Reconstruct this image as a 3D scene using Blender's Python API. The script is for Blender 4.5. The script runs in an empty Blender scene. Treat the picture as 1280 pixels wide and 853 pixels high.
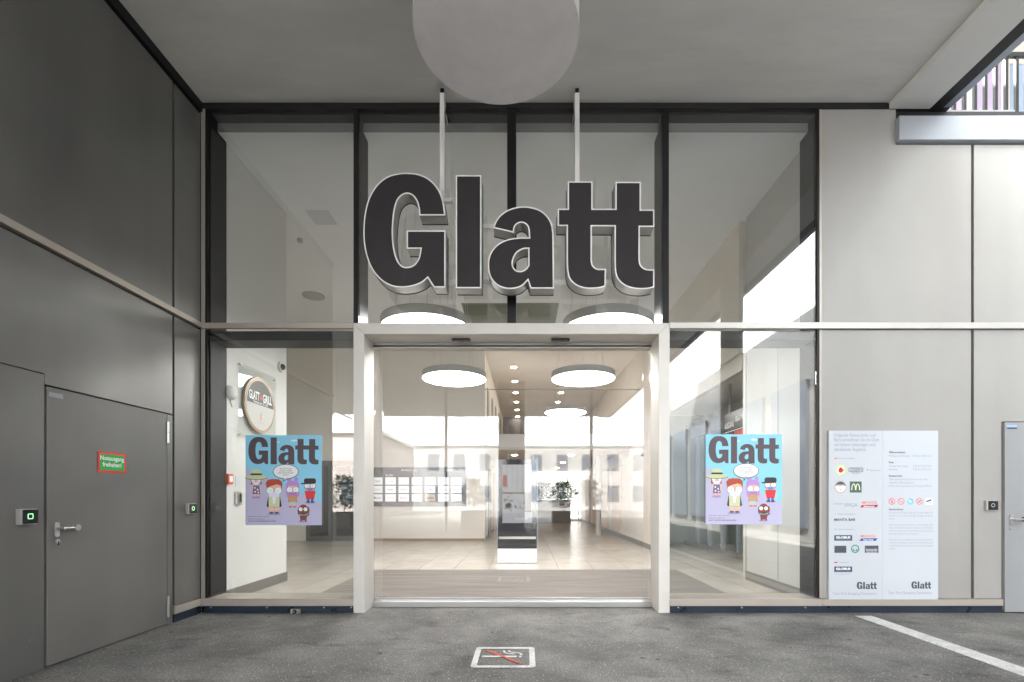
import bpy, bmesh, math, random
from mathutils import Vector, Matrix
from mathutils.geometry import tessellate_polygon
random.seed(7)
scn = bpy.context.scene
C = scn.collection
R = math.radians

# ------------------------------------------------------------------ camera, sky, sun, exposure
EYE = 1.274; D = 5.31; F = 600.0; VX, VY = 655.0, 622.0; S = F / D      # 113 px per metre at the facade
cam = bpy.data.cameras.new('camera'); camo = bpy.data.objects.new('camera', cam); C.objects.link(camo)
camo.location = (0, -D, EYE); camo.rotation_euler = (R(90), 0, 0)
cam.sensor_width = 36; cam.lens = 36 * F / 1280
cam.shift_x = (640 - VX) / 1280; cam.shift_y = (VY - 426.5) / 1280
cam.clip_end = 1000; cam.clip_start = 0.05
scn.camera = camo
CLOUD = 9.0
w = bpy.data.worlds.new('World'); scn.world = w; w.use_nodes = True
nt = w.node_tree; nt.nodes.clear()
sky = nt.nodes.new('ShaderNodeTexSky'); sky.sky_type = 'NISHITA'; sky.sun_disc = False
SUNDIR = Vector((-0.45, 0.72, 0)).normalized() * math.cos(R(50)) + Vector((0, 0, math.sin(R(50))))
sky.sun_elevation = R(50); sky.sun_rotation = math.atan2(SUNDIR.x, SUNDIR.y); sky.dust_density = 3.0; sky.air_density = 0.8; sky.ozone_density = 1.0
bg = nt.nodes.new('ShaderNodeBackground'); bg.inputs[1].default_value = 0.15
wo = nt.nodes.new('ShaderNodeOutputWorld')
tcw = nt.nodes.new('ShaderNodeTexCoord'); mpw = nt.nodes.new('ShaderNodeMapping'); mpw.inputs['Scale'].default_value = (1, 1, 2.5)
cn_ = nt.nodes.new('ShaderNodeTexNoise'); cn_.inputs['Scale'].default_value = 2.2; cn_.inputs['Detail'].default_value = 8; cn_.inputs['Roughness'].default_value = .55
nt.links.new(tcw.outputs['Generated'], mpw.inputs[0]); nt.links.new(mpw.outputs[0], cn_.inputs['Vector'])
crw = nt.nodes.new('ShaderNodeValToRGB'); crw.color_ramp.elements[0].position = .36; crw.color_ramp.elements[1].position = .56; crw.color_ramp.elements[0].color = (.72, .72, .72, 1)
nt.links.new(cn_.outputs['Fac'], crw.inputs[0])
mxw = nt.nodes.new('ShaderNodeMix'); mxw.data_type = 'RGBA'; mxw.inputs[7].default_value = (CLOUD * .94, CLOUD * .98, CLOUD, 1)
nt.links.new(crw.outputs[0], mxw.inputs[0]); nt.links.new(sky.outputs[0], mxw.inputs[6]); nt.links.new(mxw.outputs[2], bg.inputs[0]); nt.links.new(bg.outputs[0], wo.inputs[0])
sl = bpy.data.lights.new('sun', 'SUN'); sl.energy = 4.5; sl.angle = R(0.5); sl.color = (1, .965, .92)
so = bpy.data.objects.new('sun', sl); C.objects.link(so); so.rotation_euler = SUNDIR.to_track_quat('Z', 'Y').to_euler()
scn.view_settings.view_transform = 'Standard'; scn.view_settings.look = 'None'
scn.view_settings.exposure = 3.55; scn.view_settings.gamma = 1
scn.cycles.use_denoising = True
scn.cycles.max_bounces = 12; scn.cycles.transparent_max_bounces = 24; scn.cycles.diffuse_bounces = 7; scn.cycles.glossy_bounces = 6
scn.cycles.caustics_reflective = False; scn.cycles.caustics_refractive = False
scn.cycles.sample_clamp_indirect = 6
LAMP = 2.7          # radiance of the round indoor lamps
DOWN = 7.0

# ------------------------------------------------------------------ helpers
def lin(c):
    c = c / 255.0
    return c / 12.92 if c <= .04045 else ((c + .055) / 1.055) ** 2.4
def hexc(r, g, b): return (lin(r), lin(g), lin(b), 1)

def mat(name, col, rough=.6, metal=0, spec=.5, var=0, vscale=3, bump=0, bscale=200, stretch=None, coat=0, rvar=0):
    m = bpy.data.materials.new(name); m.use_nodes = True; n = m.node_tree; b = n.nodes['Principled BSDF']
    if len(col) == 3: col = (*col, 1)
    b.inputs['Base Color'].default_value = col; b.inputs['Roughness'].default_value = rough
    b.inputs['Metallic'].default_value = metal; b.inputs['Specular IOR Level'].default_value = spec
    b.inputs['Coat Weight'].default_value = coat; b.inputs['Coat Roughness'].default_value = .08
    if var or bump or rvar:
        tc = n.nodes.new('ShaderNodeTexCoord'); mp = n.nodes.new('ShaderNodeMapping')
        n.links.new(tc.outputs['Object'], mp.inputs[0])
        if stretch: mp.inputs['Scale'].default_value = stretch
    if var:
        no = n.nodes.new('ShaderNodeTexNoise'); no.inputs['Scale'].default_value = vscale; no.inputs['Detail'].default_value = 6; no.inputs['Roughness'].default_value = .6
        n.links.new(mp.outputs[0], no.inputs['Vector'])
        cr = n.nodes.new('ShaderNodeValToRGB'); n.links.new(no.outputs['Fac'], cr.inputs[0])
        cr.color_ramp.elements[0].position = .3; cr.color_ramp.elements[1].position = .7
        cr.color_ramp.elements[0].color = (*[c * (1 - var) for c in col[:3]], 1)
        cr.color_ramp.elements[1].color = (*[min(1, c * (1 + var)) for c in col[:3]], 1)
        n.links.new(cr.outputs[0], b.inputs['Base Color'])
    if rvar:
        no3 = n.nodes.new('ShaderNodeTexNoise'); no3.inputs['Scale'].default_value = vscale * 2; no3.inputs['Detail'].default_value = 8
        n.links.new(mp.outputs[0], no3.inputs['Vector'])
        mr = n.nodes.new('ShaderNodeMapRange'); mr.inputs['From Min'].default_value = .3; mr.inputs['From Max'].default_value = .7
        mr.inputs['To Min'].default_value = max(.02, rough - rvar); mr.inputs['To Max'].default_value = rough + rvar
        n.links.new(no3.outputs['Fac'], mr.inputs['Value']); n.links.new(mr.outputs[0], b.inputs['Roughness'])
    if bump:
        no2 = n.nodes.new('ShaderNodeTexNoise'); no2.inputs['Scale'].default_value = bscale; no2.inputs['Detail'].default_value = 4
        n.links.new(mp.outputs[0], no2.inputs['Vector'])
        bp = n.nodes.new('ShaderNodeBump'); bp.inputs['Strength'].default_value = bump; bp.inputs['Distance'].default_value = .01
        n.links.new(no2.outputs['Fac'], bp.inputs['Height']); n.links.new(bp.outputs[0], b.inputs['Normal'])
    return m

def streaks(m, amt=.12, thr=.70, scratch=1.35):
    n = m.node_tree; b = n.nodes['Principled BSDF']; L = n.links; src = b.inputs['Base Color'].links[0].from_socket
    tc = n.nodes.new('ShaderNodeTexCoord')
    def layer(scl, sc, lo, hi, c0, c1, src, det=4):
        mp = n.nodes.new('ShaderNodeMapping'); mp.inputs['Scale'].default_value = scl; L.new(tc.outputs['Object'], mp.inputs[0])
        q = n.nodes.new('ShaderNodeTexNoise'); q.inputs['Scale'].default_value = sc; q.inputs['Detail'].default_value = det; L.new(mp.outputs[0], q.inputs['Vector'])
        r = n.nodes.new('ShaderNodeValToRGB'); r.color_ramp.elements[0].position = lo; r.color_ramp.elements[1].position = hi; r.color_ramp.elements[0].color = (c0, c0, c0, 1); r.color_ramp.elements[1].color = (c1, c1, c1, 1); L.new(q.outputs['Fac'], r.inputs[0])
        x = n.nodes.new('ShaderNodeMix'); x.data_type = 'RGBA'; x.blend_type = 'MULTIPLY'; x.inputs[0].default_value = 1; L.new(src, x.inputs[6]); L.new(r.outputs[0], x.inputs[7]); return x.outputs[2]
    o = layer((3.5, 3.5, .22), 1.0, .42, .72, 1 + amt * .4, 1 - amt, src, 3)
    o = layer((1.2, 1.2, .8), .9, .38, .62, 1 - amt * 1.1, 1 + amt * .9, o, 5)
    o = layer((1, 1, 1), 22, thr, thr + .03, 1, scratch, o, 2)
    L.new(o, b.inputs['Base Color'])
    # faint oil-canning of sheet metal
    q = n.nodes.new('ShaderNodeTexNoise'); q.inputs['Scale'].default_value = 1.1; q.inputs['Detail'].default_value = 1; L.new(tc.outputs['Object'], q.inputs['Vector'])
    bp = n.nodes.new('ShaderNodeBump'); bp.inputs['Strength'].default_value = .3; bp.inputs['Distance'].default_value = .015; L.new(q.outputs['Fac'], bp.inputs['Height']); L.new(bp.outputs[0], b.inputs['Normal'])
    return m

def emit(name, col, s, base=.8):
    m = bpy.data.materials.new(name); m.use_nodes = True; b = m.node_tree.nodes['Principled BSDF']
    b.inputs['Base Color'].default_value = (base, base, base, 1)
    b.inputs['Emission Color'].default_value = (*col[:3], 1); b.inputs['Emission Strength'].default_value = s
    return m

def glassmat(name, r0, tint=(1, 1, 1)):
    m = bpy.data.materials.new(name); m.use_nodes = True; n = m.node_tree; n.nodes.clear()
    o = n.nodes.new('ShaderNodeOutputMaterial'); mx = n.nodes.new('ShaderNodeMixShader')
    tr = n.nodes.new('ShaderNodeBsdfTransparent'); tr.inputs[0].default_value = (*tint, 1)
    gl = n.nodes.new('ShaderNodeBsdfGlossy'); gl.inputs['Roughness'].default_value = .003; gl.inputs[0].default_value = (1, 1, 1, 1)
    lw = n.nodes.new('ShaderNodeLayerWeight'); lw.inputs['Blend'].default_value = .5
    pw = n.nodes.new('ShaderNodeMath'); pw.operation = 'POWER'; pw.inputs[1].default_value = 5
    n.links.new(lw.outputs['Facing'], pw.inputs[0])
    ma = n.nodes.new('ShaderNodeMath'); ma.operation = 'MULTIPLY_ADD'; ma.inputs[1].default_value = 1 - r0; ma.inputs[2].default_value = r0
    n.links.new(pw.outputs[0], ma.inputs[0]); n.links.new(ma.outputs[0], mx.inputs[0])
    # very slight waviness of real panes
    tc = n.nodes.new('ShaderNodeTexCoord'); no = n.nodes.new('ShaderNodeTexNoise'); no.inputs['Scale'].default_value = .8; no.inputs['Detail'].default_value = 1
    n.links.new(tc.outputs['Object'], no.inputs['Vector'])
    bp = n.nodes.new('ShaderNodeBump'); bp.inputs['Strength'].default_value = .25; bp.inputs['Distance'].default_value = .004
    n.links.new(no.outputs['Fac'], bp.inputs['Height']); n.links.new(bp.outputs[0], gl.inputs['Normal'])
    n.links.new(tr.outputs[0], mx.inputs[1]); n.links.new(gl.outputs[0], mx.inputs[2]); n.links.new(mx.outputs[0], o.inputs[0])
    return m

class MB:
    def __init__(s): s.v = []; s.f = []; s.m = []; s.mats = []
    def mi(s, m):
        if m not in s.mats: s.mats.append(m)
        return s.mats.index(m)
    def add(s, vs, fs, m):
        o = len(s.v); s.v += [tuple(v) for v in vs]; i = s.mi(m)
        for f in fs: s.f.append([o + k for k in f]); s.m.append(i)
    def box(s, x0, x1, y0, y1, z0, z1, m):
        x0, x1 = sorted((x0, x1)); y0, y1 = sorted((y0, y1)); z0, z1 = sorted((z0, z1))
        s.add([(x0, y0, z0), (x1, y0, z0), (x1, y1, z0), (x0, y1, z0), (x0, y0, z1), (x1, y0, z1), (x1, y1, z1), (x0, y1, z1)],
              [(3, 2, 1, 0), (4, 5, 6, 7), (0, 1, 5, 4), (1, 2, 6, 5), (2, 3, 7, 6), (3, 0, 4, 7)], m); return s
    def cyl(s, a, b, r, m, seg=20, r2=None, cap=True):
        a = Vector(a); b = Vector(b); d = (b - a).normalized(); r2 = r if r2 is None else r2
        u = d.orthogonal().normalized(); v = d.cross(u); n = seg
        vs = [a + (u * math.cos(t) + v * math.sin(t)) * r for t in [2 * math.pi * i / n for i in range(n)]]
        vs += [b + (u * math.cos(t) + v * math.sin(t)) * r2 for t in [2 * math.pi * i / n for i in range(n)]]
        fs = [(i, (i + 1) % n, n + (i + 1) % n, n + i) for i in range(n)]
        if cap: fs += [tuple(reversed(range(n))), tuple(range(n, 2 * n))]
        s.add(vs, fs, m); return s
    def flat(s, loops, fr, h, m):
        "filled polygon (with holes) in frame fr = (origin,u,v,n) at height h"
        o, u, v, n = fr
        pts = [p for l in loops for p in l]
        tris = tessellate_polygon([[Vector((p[0], p[1], 0)) for p in l] for l in loops])
        fs = []
        for t in tris:
            a, b, c = [pts[i] for i in t]
            cr = (b[0] - a[0]) * (c[1] - a[1]) - (b[1] - a[1]) * (c[0] - a[0])
            fs.append(t if cr > 0 else (t[0], t[2], t[1]))
        s.add([o + u * p[0] + v * p[1] + n * h for p in pts], fs, m); return s
    def prism(s, loops, fr, h0, h1, mside, mtop=None, back=True):
        o, u, v, n = fr
        if mtop: s.flat(loops, fr, h1, mtop)
        if back: s.flat(loops, fr, h0, mside)
        for l in loops:
            k = len(l)
            vs = [o + u * p[0] + v * p[1] + n * h0 for p in l] + [o + u * p[0] + v * p[1] + n * h1 for p in l]
            s.add(vs, [(i, (i + 1) % k, k + (i + 1) % k, k + i) for i in range(k)], mside)
        return s
    def ring(s, outer, inner, fr, h, m):
        o, u, v, n = fr; k = len(outer)
        vs = [o + u * p[0] + v * p[1] + n * h for p in outer + inner]
        s.add(vs, [(i, (i + 1) % k, k + (i + 1) % k, k + i) for i in range(k)], m); return s
    def build(s, name, parent=None, bevel=0, smooth=False, label=None):
        me = bpy.data.meshes.new(name); me.from_pydata(s.v, [], s.f)
        for m in s.mats: me.materials.append(m)
        me.polygons.foreach_set('material_index', s.m); me.update()
        bm = bmesh.new(); bm.from_mesh(me)
        if smooth or bevel: bmesh.ops.remove_doubles(bm, verts=bm.verts, dist=1e-5)
        if not getattr(s, 'keepn', False): bmesh.ops.recalc_face_normals(bm, faces=bm.faces)
        bm.to_mesh(me); bm.free()
        o = bpy.data.objects.new(name, me); C.objects.link(o)
        if parent:
            o.parent = parent; o.matrix_parent_inverse = Matrix.Translation(-parent.location)
        if smooth:
            for p in me.polygons: p.use_smooth = True
            me.set_sharp_from_angle(angle=R(35))
        if bevel:
            b = o.modifiers.new('bevel', 'BEVEL'); b.width = bevel; b.segments = 2; b.limit_method = 'ANGLE'; b.angle_limit = R(50)
        if label: o['label'] = label
        return o

def thing(name, label, cat, loc=(0, 0, 0), group=None):
    o = bpy.data.objects.new(name, None); C.objects.link(o); o.location = loc; o.empty_display_size = .2
    o['label'] = label; o['category'] = cat
    if group: o['group'] = group
    return o
def tag(o, label, cat, group=None):
    o['label'] = label; o['category'] = cat
    if group: o['group'] = group
    return o
def struct(o): o['kind'] = 'structure'; return o
def copy_tree(o, delta, label=None):
    delta = Vector(delta)
    def rec(q, par):
        c = q.copy(); C.objects.link(c)
        if par: c.parent = par; c.matrix_parent_inverse = q.matrix_parent_inverse.copy()
        for ch in [x for x in list(bpy.data.objects) if x.parent == q and x.name in names]: rec(ch, c)
        return c
    names = set(x.name for x in bpy.data.objects)
    c = rec(o, None); c.location = o.location + delta
    if label: c['label'] = label
    return c
def X(px): return (px - VX) / S
def Z(py): return EYE + (VY - py) / S
def at(px, py, y):          # point on the plane Y=y
    k = (D + y) / F
    return ((px - VX) * k, EYE + (VY - py) * k)

# text -> triangles
_tc = {}
def textmesh(txt, bold=0.0, spacing=1.0):
    k = (txt, bold, spacing)
    if k in _tc: return _tc[k]
    cu = bpy.data.curves.new('t', 'FONT'); cu.body = txt; cu.size = 1; cu.offset = bold; cu.resolution_u = 3; cu.space_character = spacing
    ob = bpy.data.objects.new('t', cu); C.objects.link(ob)
    dg = bpy.context.evaluated_depsgraph_get(); me = bpy.data.meshes.new_from_object(ob.evaluated_get(dg))
    vs = [(v.co.x, v.co.y) for v in me.vertices]; fs = [tuple(p.vertices) for p in me.polygons]
    bpy.data.objects.remove(ob); bpy.data.curves.remove(cu); bpy.data.meshes.remove(me)
    _tc[k] = (vs, fs); return vs, fs
def text(mb, txt, fr, x, y, size, m, h=.001, width=None, align='l', bold=0.0, spacing=1.0, shear=0):
    "baseline-left at (x,y) in frame; width squeezes to fit"
    vs, fs = textmesh(txt, bold, spacing)
    if not vs: return
    w_ = max(v[0] for v in vs) - min(v[0] for v in vs); x0 = min(v[0] for v in vs)
    sx = width / w_ if width else size
    W = w_ * sx
    ox = x - (0 if align == 'l' else W / 2 if align == 'c' else W)
    o, u, v, n = fr
    mb.add([o + u * (ox + (p[0] - x0) * sx + shear * p[1] * size) + v * (y + p[1] * size) + n * h for p in vs], fs, m)

FRONT = (Vector((0, 0, 0)), Vector((1, 0, 0)), Vector((0, 0, 1)), Vector((0, -1, 0)))     # facing the camera
def fr_front(x, y, z): return (Vector((x, y, z)), Vector((1, 0, 0)), Vector((0, 0, 1)), Vector((0, -1, 0)))
def fr_left(x, y, z): return (Vector((x, y, z)), Vector((0, 1, 0)), Vector((0, 0, 1)), Vector((1, 0, 0)))   # on a left wall facing +X
def fr_right(x, y, z): return (Vector((x, y, z)), Vector((0, -1, 0)), Vector((0, 0, 1)), Vector((-1, 0, 0)))  # on a right wall facing -X
def fr_up(x, y, z): return (Vector((x, y, z)), Vector((1, 0, 0)), Vector((0, 1, 0)), Vector((0, 0, 1)))
def ell(cx, cy, rx, ry=None, n=28, a0=0, a1=360):
    ry = rx if ry is None else ry
    full = abs(a1 - a0) >= 360
    k = n if full else n + 1
    return [(cx + rx * math.cos(R(a0 + (a1 - a0) * i / n)), cy + ry * math.sin(R(a0 + (a1 - a0) * i / n))) for i in range(k)]
def rrect(x0, y0, x1, y1, r, n=5):
    p = []
    for cx, cy, a in ((x1 - r, y1 - r, 0), (x0 + r, y1 - r, 90), (x0 + r, y0 + r, 180), (x1 - r, y0 + r, 270)):
        p += [(cx + r * math.cos(R(a + 90 * i / n)), cy + r * math.sin(R(a + 90 * i / n))) for i in range(n + 1)]
    return p
def rect(x0, y0, x1, y1): return [(x0, y0), (x1, y0), (x1, y1), (x0, y1)]

# ------------------------------------------------------------------ materials
def asphalt():
    m = bpy.data.materials.new('asphalt'); m.use_nodes = True; n = m.node_tree; b = n.nodes['Principled BSDF']; L = n.links
    tc = n.nodes.new('ShaderNodeTexCoord')
    def noise(sc, det=6, ro=.6):
        q = n.nodes.new('ShaderNodeTexNoise'); q.inputs['Scale'].default_value = sc; q.inputs['Detail'].default_value = det; q.inputs['Roughness'].default_value = ro
        L.new(tc.outputs['Object'], q.inputs['Vector']); return q
    def ramp(src, a, b_, ca, cb):
        q = n.nodes.new('ShaderNodeValToRGB'); L.new(src, q.inputs[0]); e = q.color_ramp.elements
        e[0].position = a; e[1].position = b_; e[0].color = (*ca, 1); e[1].color = (*cb, 1); return q
    def mix(kind, fac, A, B):
        q = n.nodes.new('ShaderNodeMix'); q.data_type = 'RGBA'; q.blend_type = kind
        if isinstance(fac, float): q.inputs[0].default_value = fac
        else: L.new(fac, q.inputs[0])
        for i, s_ in ((6, A), (7, B)):
            if isinstance(s_, tuple): q.inputs[i].default_value = (*s_, 1)
            else: L.new(s_, q.inputs[i])
        return q.outputs[2]
    grain = ramp(noise(62, 7, .85).outputs['Fac'], .36, .66, (.065, .064, .062), (.30, .294, .285))
    big = ramp(noise(1.3, 7, .62).outputs['Fac'], .32, .66, (.52, .52, .52), (1.35, 1.34, 1.32))
    c = mix('MULTIPLY', 1.0, grain.outputs[0], big.outputs[0])
    vo = n.nodes.new('ShaderNodeTexVoronoi'); vo.inputs['Scale'].default_value = 42; L.new(tc.outputs['Object'], vo.inputs['Vector'])
    sp = ramp(vo.outputs['Distance'], .16, .27, (1, 1, 1), (0, 0, 0))
    sel = n.nodes.new('ShaderNodeSeparateColor'); L.new(vo.outputs['Color'], sel.inputs[0])
    gt = n.nodes.new('ShaderNodeMath'); gt.operation = 'GREATER_THAN'; gt.inputs[1].default_value = .72; L.new(sel.outputs[0], gt.inputs[0])
    ml = n.nodes.new('ShaderNodeMath'); ml.operation = 'MULTIPLY'; L.new(gt.outputs[0], ml.inputs[0]); L.new(sp.outputs[0], ml.inputs[1])
    c = mix('MIX', ml.outputs[0], c, (.45, .44, .42))
    # dark worn stains, elongated
    mp = n.nodes.new('ShaderNodeMapping'); mp.inputs['Scale'].default_value = (1.1, 2.2, 1); L.new(tc.outputs['Object'], mp.inputs[0])
    st = n.nodes.new('ShaderNodeTexNoise'); st.inputs['Scale'].default_value = 2.6; st.inputs['Detail'].default_value = 8; st.inputs['Roughness'].default_value = .7; L.new(mp.outputs[0], st.inputs['Vector'])
    sr = ramp(st.outputs['Fac'], .54, .66, (1, 1, 1), (.6, .6, .61))
    c = mix('MULTIPLY', .9, c, sr.outputs[0])
    gv = n.nodes.new('ShaderNodeTexVoronoi'); gv.inputs['Scale'].default_value = 3.1; L.new(tc.outputs['Object'], gv.inputs['Vector'])
    gr = ramp(gv.outputs['Distance'], .05, .075, (.35, .35, .36), (1, 1, 1)); c = mix('MULTIPLY', 1.0, c, gr.outputs[0])
    cv = n.nodes.new('ShaderNodeTexVoronoi'); cv.feature = 'DISTANCE_TO_EDGE'; cv.inputs['Scale'].default_value = .55
    dn = noise(3.0, 5, .6); mv = n.nodes.new('ShaderNodeMix'); mv.data_type = 'VECTOR'; mv.inputs[0].default_value = .12; L.new(tc.outputs['Object'], mv.inputs[4]); L.new(dn.outputs['Color'], mv.inputs[5]); L.new(mv.outputs[1], cv.inputs['Vector'])
    ck = ramp(cv.outputs['Distance'], .0008, .003, (.75, .75, .75), (1, 1, 1)); c = mix('MULTIPLY', .8, c, ck.outputs[0])
    L.new(c, b.inputs['Base Color']); b.inputs['Roughness'].default_value = .75; b.inputs['Specular IOR Level'].default_value = .35
    bp = n.nodes.new('ShaderNodeBump'); bp.inputs['Strength'].default_value = .55; bp.inputs['Distance'].default_value = .006
    L.new(noise(70, 5, .8).outputs['Fac'], bp.inputs['Height']); L.new(bp.outputs[0], b.inputs['Normal'])
    return m

def paint_marks(name, col, wear=.5):
    m = mat(name, col, .7, var=.2, vscale=9, bump=.4, bscale=80); n = m.node_tree; b = n.nodes['Principled BSDF']; o = n.nodes['Material Output']
    tc = n.nodes.new('ShaderNodeTexCoord'); q = n.nodes.new('ShaderNodeTexNoise'); q.inputs['Scale'].default_value = 38; q.inputs['Detail'].default_value = 8; q.inputs['Roughness'].default_value = .8; n.links.new(tc.outputs['Object'], q.inputs['Vector'])
    r = n.nodes.new('ShaderNodeValToRGB'); r.color_ramp.elements[0].position = .56; r.color_ramp.elements[1].position = .66; n.links.new(q.outputs['Fac'], r.inputs[0])
    t = n.nodes.new('ShaderNodeBsdfTransparent'); mx = n.nodes.new('ShaderNodeMixShader'); n.links.new(r.outputs[0], mx.inputs[0]); n.links.new(b.outputs[0], mx.inputs[1]); n.links.new(t.outputs[0], mx.inputs[2]); n.links.new(mx.outputs[0], o.inputs[0])
    return m

def tile_floor():
    m = bpy.data.materials.new('stone_tile'); m.use_nodes = True; n = m.node_tree; b = n.nodes['Principled BSDF']; L = n.links
    tc = n.nodes.new('ShaderNodeTexCoord'); mp = n.nodes.new('ShaderNodeMapping'); L.new(tc.outputs['Object'], mp.inputs[0])
    mp.inputs['Rotation'].default_value = (0, 0, R(90))
    br = n.nodes.new('ShaderNodeTexBrick'); L.new(mp.outputs[0], br.inputs['Vector'])
    br.inputs['Scale'].default_value = 1; br.inputs['Brick Width'].default_value = 1.2; br.inputs['Row Height'].default_value = .6; br.inputs['Mortar Size'].default_value = .003
    br.inputs['Color1'].default_value = (.50, .46, .41, 1); br.inputs['Color2'].default_value = (.56, .515, .46, 1); br.inputs['Mortar'].default_value = (.24, .21, .18, 1); br.offset = .5
    no = n.nodes.new('ShaderNodeTexNoise'); no.inputs['Scale'].default_value = 3; no.inputs['Detail'].default_value = 8; L.new(tc.outputs['Object'], no.inputs['Vector'])
    cr = n.nodes.new('ShaderNodeValToRGB'); L.new(no.outputs['Fac'], cr.inputs[0]); cr.color_ramp.elements[0].position = .3; cr.color_ramp.elements[1].position = .7
    cr.color_ramp.elements[0].color = (.9, .89, .88, 1); cr.color_ramp.elements[1].color = (1.05, 1.05, 1.05, 1)
    mx = n.nodes.new('ShaderNodeMix'); mx.data_type = 'RGBA'; mx.blend_type = 'MULTIPLY'; mx.inputs[0].default_value = 1
    L.new(br.outputs[0], mx.inputs[6]); L.new(cr.outputs[0], mx.inputs[7]); L.new(mx.outputs[2], b.inputs['Base Color'])
    b.inputs['Roughness'].default_value = .2; b.inputs['Specular IOR Level'].default_value = .5
    return m

M = {}
M['asphalt'] = asphalt()
M['line'] = paint_marks('road_paint', (.62, .62, .62)); M['redpaint'] = paint_marks('red_road_paint', (.55, .09, .05))
M['soffit'] = mat('troweled_soffit', (.62, .61, .585), .75, var=.07, vscale=1.3, bump=.32, bscale=5, stretch=(.7, 2.6, 1))
M['soffit2'] = mat('painted_soffit_edge', (.66, .65, .63), .7, var=.05, vscale=.9, bump=.1, bscale=14)
M['clad_dark'] = mat('dark_metal_cladding', (.195, .191, .184), .42, metal=.6, var=.05, vscale=1.2, bump=.02, bscale=30, rvar=.06)
M['door_dark'] = mat('dark_door_paint', (.18, .173, .164), .45, metal=.15, var=.04, vscale=1.5, bump=.05, bscale=300)
M['clad_light'] = mat('light_metal_cladding', (.33, .32, .303), .5, metal=.1, var=.04, vscale=1.0, bump=.02, bscale=25, rvar=.07)
M['joint'] = mat('black_joint', (.012, .012, .013), .6)
M['blackmetal'] = mat('black_metal', (.006, .006, .007), .5, metal=0, spec=.35)
M['darkbeam'] = mat('dark_brown_beam', (.012, .011, .011), .55, spec=.35)
M['bronze'] = mat('champagne_anodised', (.44, .39, .34), .42, metal=.35, var=.03, vscale=4)
M['rail'] = mat('light_rail_metal', (.48, .46, .43), .38, metal=.3, var=.03, vscale=4)
M['frame'] = mat('cream_metal_frame', (.64, .615, .575), .42, metal=.1, var=.03, vscale=6, bump=.02, bscale=60, rvar=.05)
M['blueplinth'] = mat('blue_black_plinth', (.016, .024, .040), .35, var=.35, vscale=3, spec=.5, rvar=.1)
M['steel'] = mat('brushed_steel', (.62, .61, .6), .28, metal=.9, var=.04, vscale=30, stretch=(1, 1, 12))
M['greysteel'] = mat('blue_grey_metal', (.28, .31, .35), .35, metal=.3)
M['whiteband'] = mat('white_metal_band', (.36, .385, .425), .4, metal=.15, var=.03, vscale=2)
M['greydoor'] = mat('grey_door_paint', (.29, .295, .30), .45, metal=.1, var=.04, vscale=2, rvar=.05)
M['beige'] = mat('pale_beige_wall', (.76, .72, .66), .6, var=.02, vscale=1.5)
M['bracketwhite'] = mat('white_rail_paint', (.80, .79, .77), .45)
M['white'] = mat('white_plaster', (.62, .615, .60), .7, var=.02, vscale=2, bump=.04, bscale=120)
M['cream'] = mat('cream_panel', (.66, .62, .56), .5, var=.03, vscale=1.5)
M['coolceil'] = mat('cool_grey_ceiling', (.72, .745, .78), .8, var=.02, vscale=1)
M['peach'] = mat('peach_ceiling', (.70, .65, .60), .75, var=.02, vscale=1)
M['wood'] = mat('pale_wood', (.5, .35, .23), .45, var=.15, vscale=4, stretch=(4, 4, .4))
M['tan'] = mat('brown_skirting', (.30, .20, .13), .5); M['skirt'] = mat('grey_skirting', (.16, .15, .14), .45)
M['tile'] = tile_floor()
M['mat'] = mat('ribbed_entrance_mat', (.165, .148, .13), .85, var=.38, vscale=2.2, stretch=(.35, 7, 1), bump=.3, bscale=60)
M['glass'] = glassmat('window_glass', .075, (.97, .985, .98)); M['doorglass'] = glassmat('door_glass', .055)
M['glassedge'] = mat('green_glass_edge', (.05, .14, .12), .2)
M['lampwhite'] = mat('white_lamp_housing', (.72, .72, .72), .45); M['lampgrey'] = mat('grey_lamp_rim', (.42, .42, .40), .45)
M['diffuser_off'] = mat('unlit_diffuser', (.78, .75, .755), .5, var=.04, vscale=7)
M['lit'] = emit('lit_diffuser', (1, .98, .95), LAMP); M['down'] = emit('lit_downlight', (1, .86, .7), DOWN); M['tube'] = emit('lit_tube', (1, .98, .95), 2.5)
M['farglass'] = mat('far_window_glass', (.13, .15, .18), .2)
M['black'] = mat('black_plastic', (.012, .012, .013), .25); M['blackgloss'] = mat('black_glass', (.01, .01, .012), .06, coat=1)
M['letterface'] = mat('dark_acrylic_face', (.030, .026, .030), .12, spec=.5, coat=.4, var=.05, vscale=3)
M['letterside'] = mat('aluminium_return', (.36, .355, .35), .38, metal=.35, var=.04, vscale=8)
M['trimwhite'] = mat('white_edge_trim', (.86, .86, .85), .4)
M['paper'] = mat('blue_white_print_film', (.54, .57, .615), .35, var=.01, vscale=2)
M['ink'] = mat('slate_ink', (.055, .062, .085), .5); M['inkpale'] = mat('pale_grey_ink', (.30, .32, .38), .5)
streaks(M['clad_dark'], .05, .75, 1.2); streaks(M['door_dark'], .045, .75, 1.2); streaks(M['clad_light'], .03, .74, .92); streaks(M['greydoor'], .03, .74, .9); streaks(M['diffuser_off'], .03, .72, .8); streaks(M['frame'], .02, .75, .88)
def flatc(name, r, g, b, ro=.5): return mat(name, hexc(r, g, b), ro)

# ------------------------------------------------------------------ ground and building shell
CZ = Z(130)              # canopy soffit height 5.63
FL = 0.05                # indoor floor level
g = MB(); g.box(-160, 160, -160, 160, -.5, 0, M['asphalt']); struct(g.build('ground'))
g = MB(); g.box(X(1057), X(1074.5) + .02, -14, -.155, -.01, .004, M['line']); struct(g.build('road_marking'))
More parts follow.
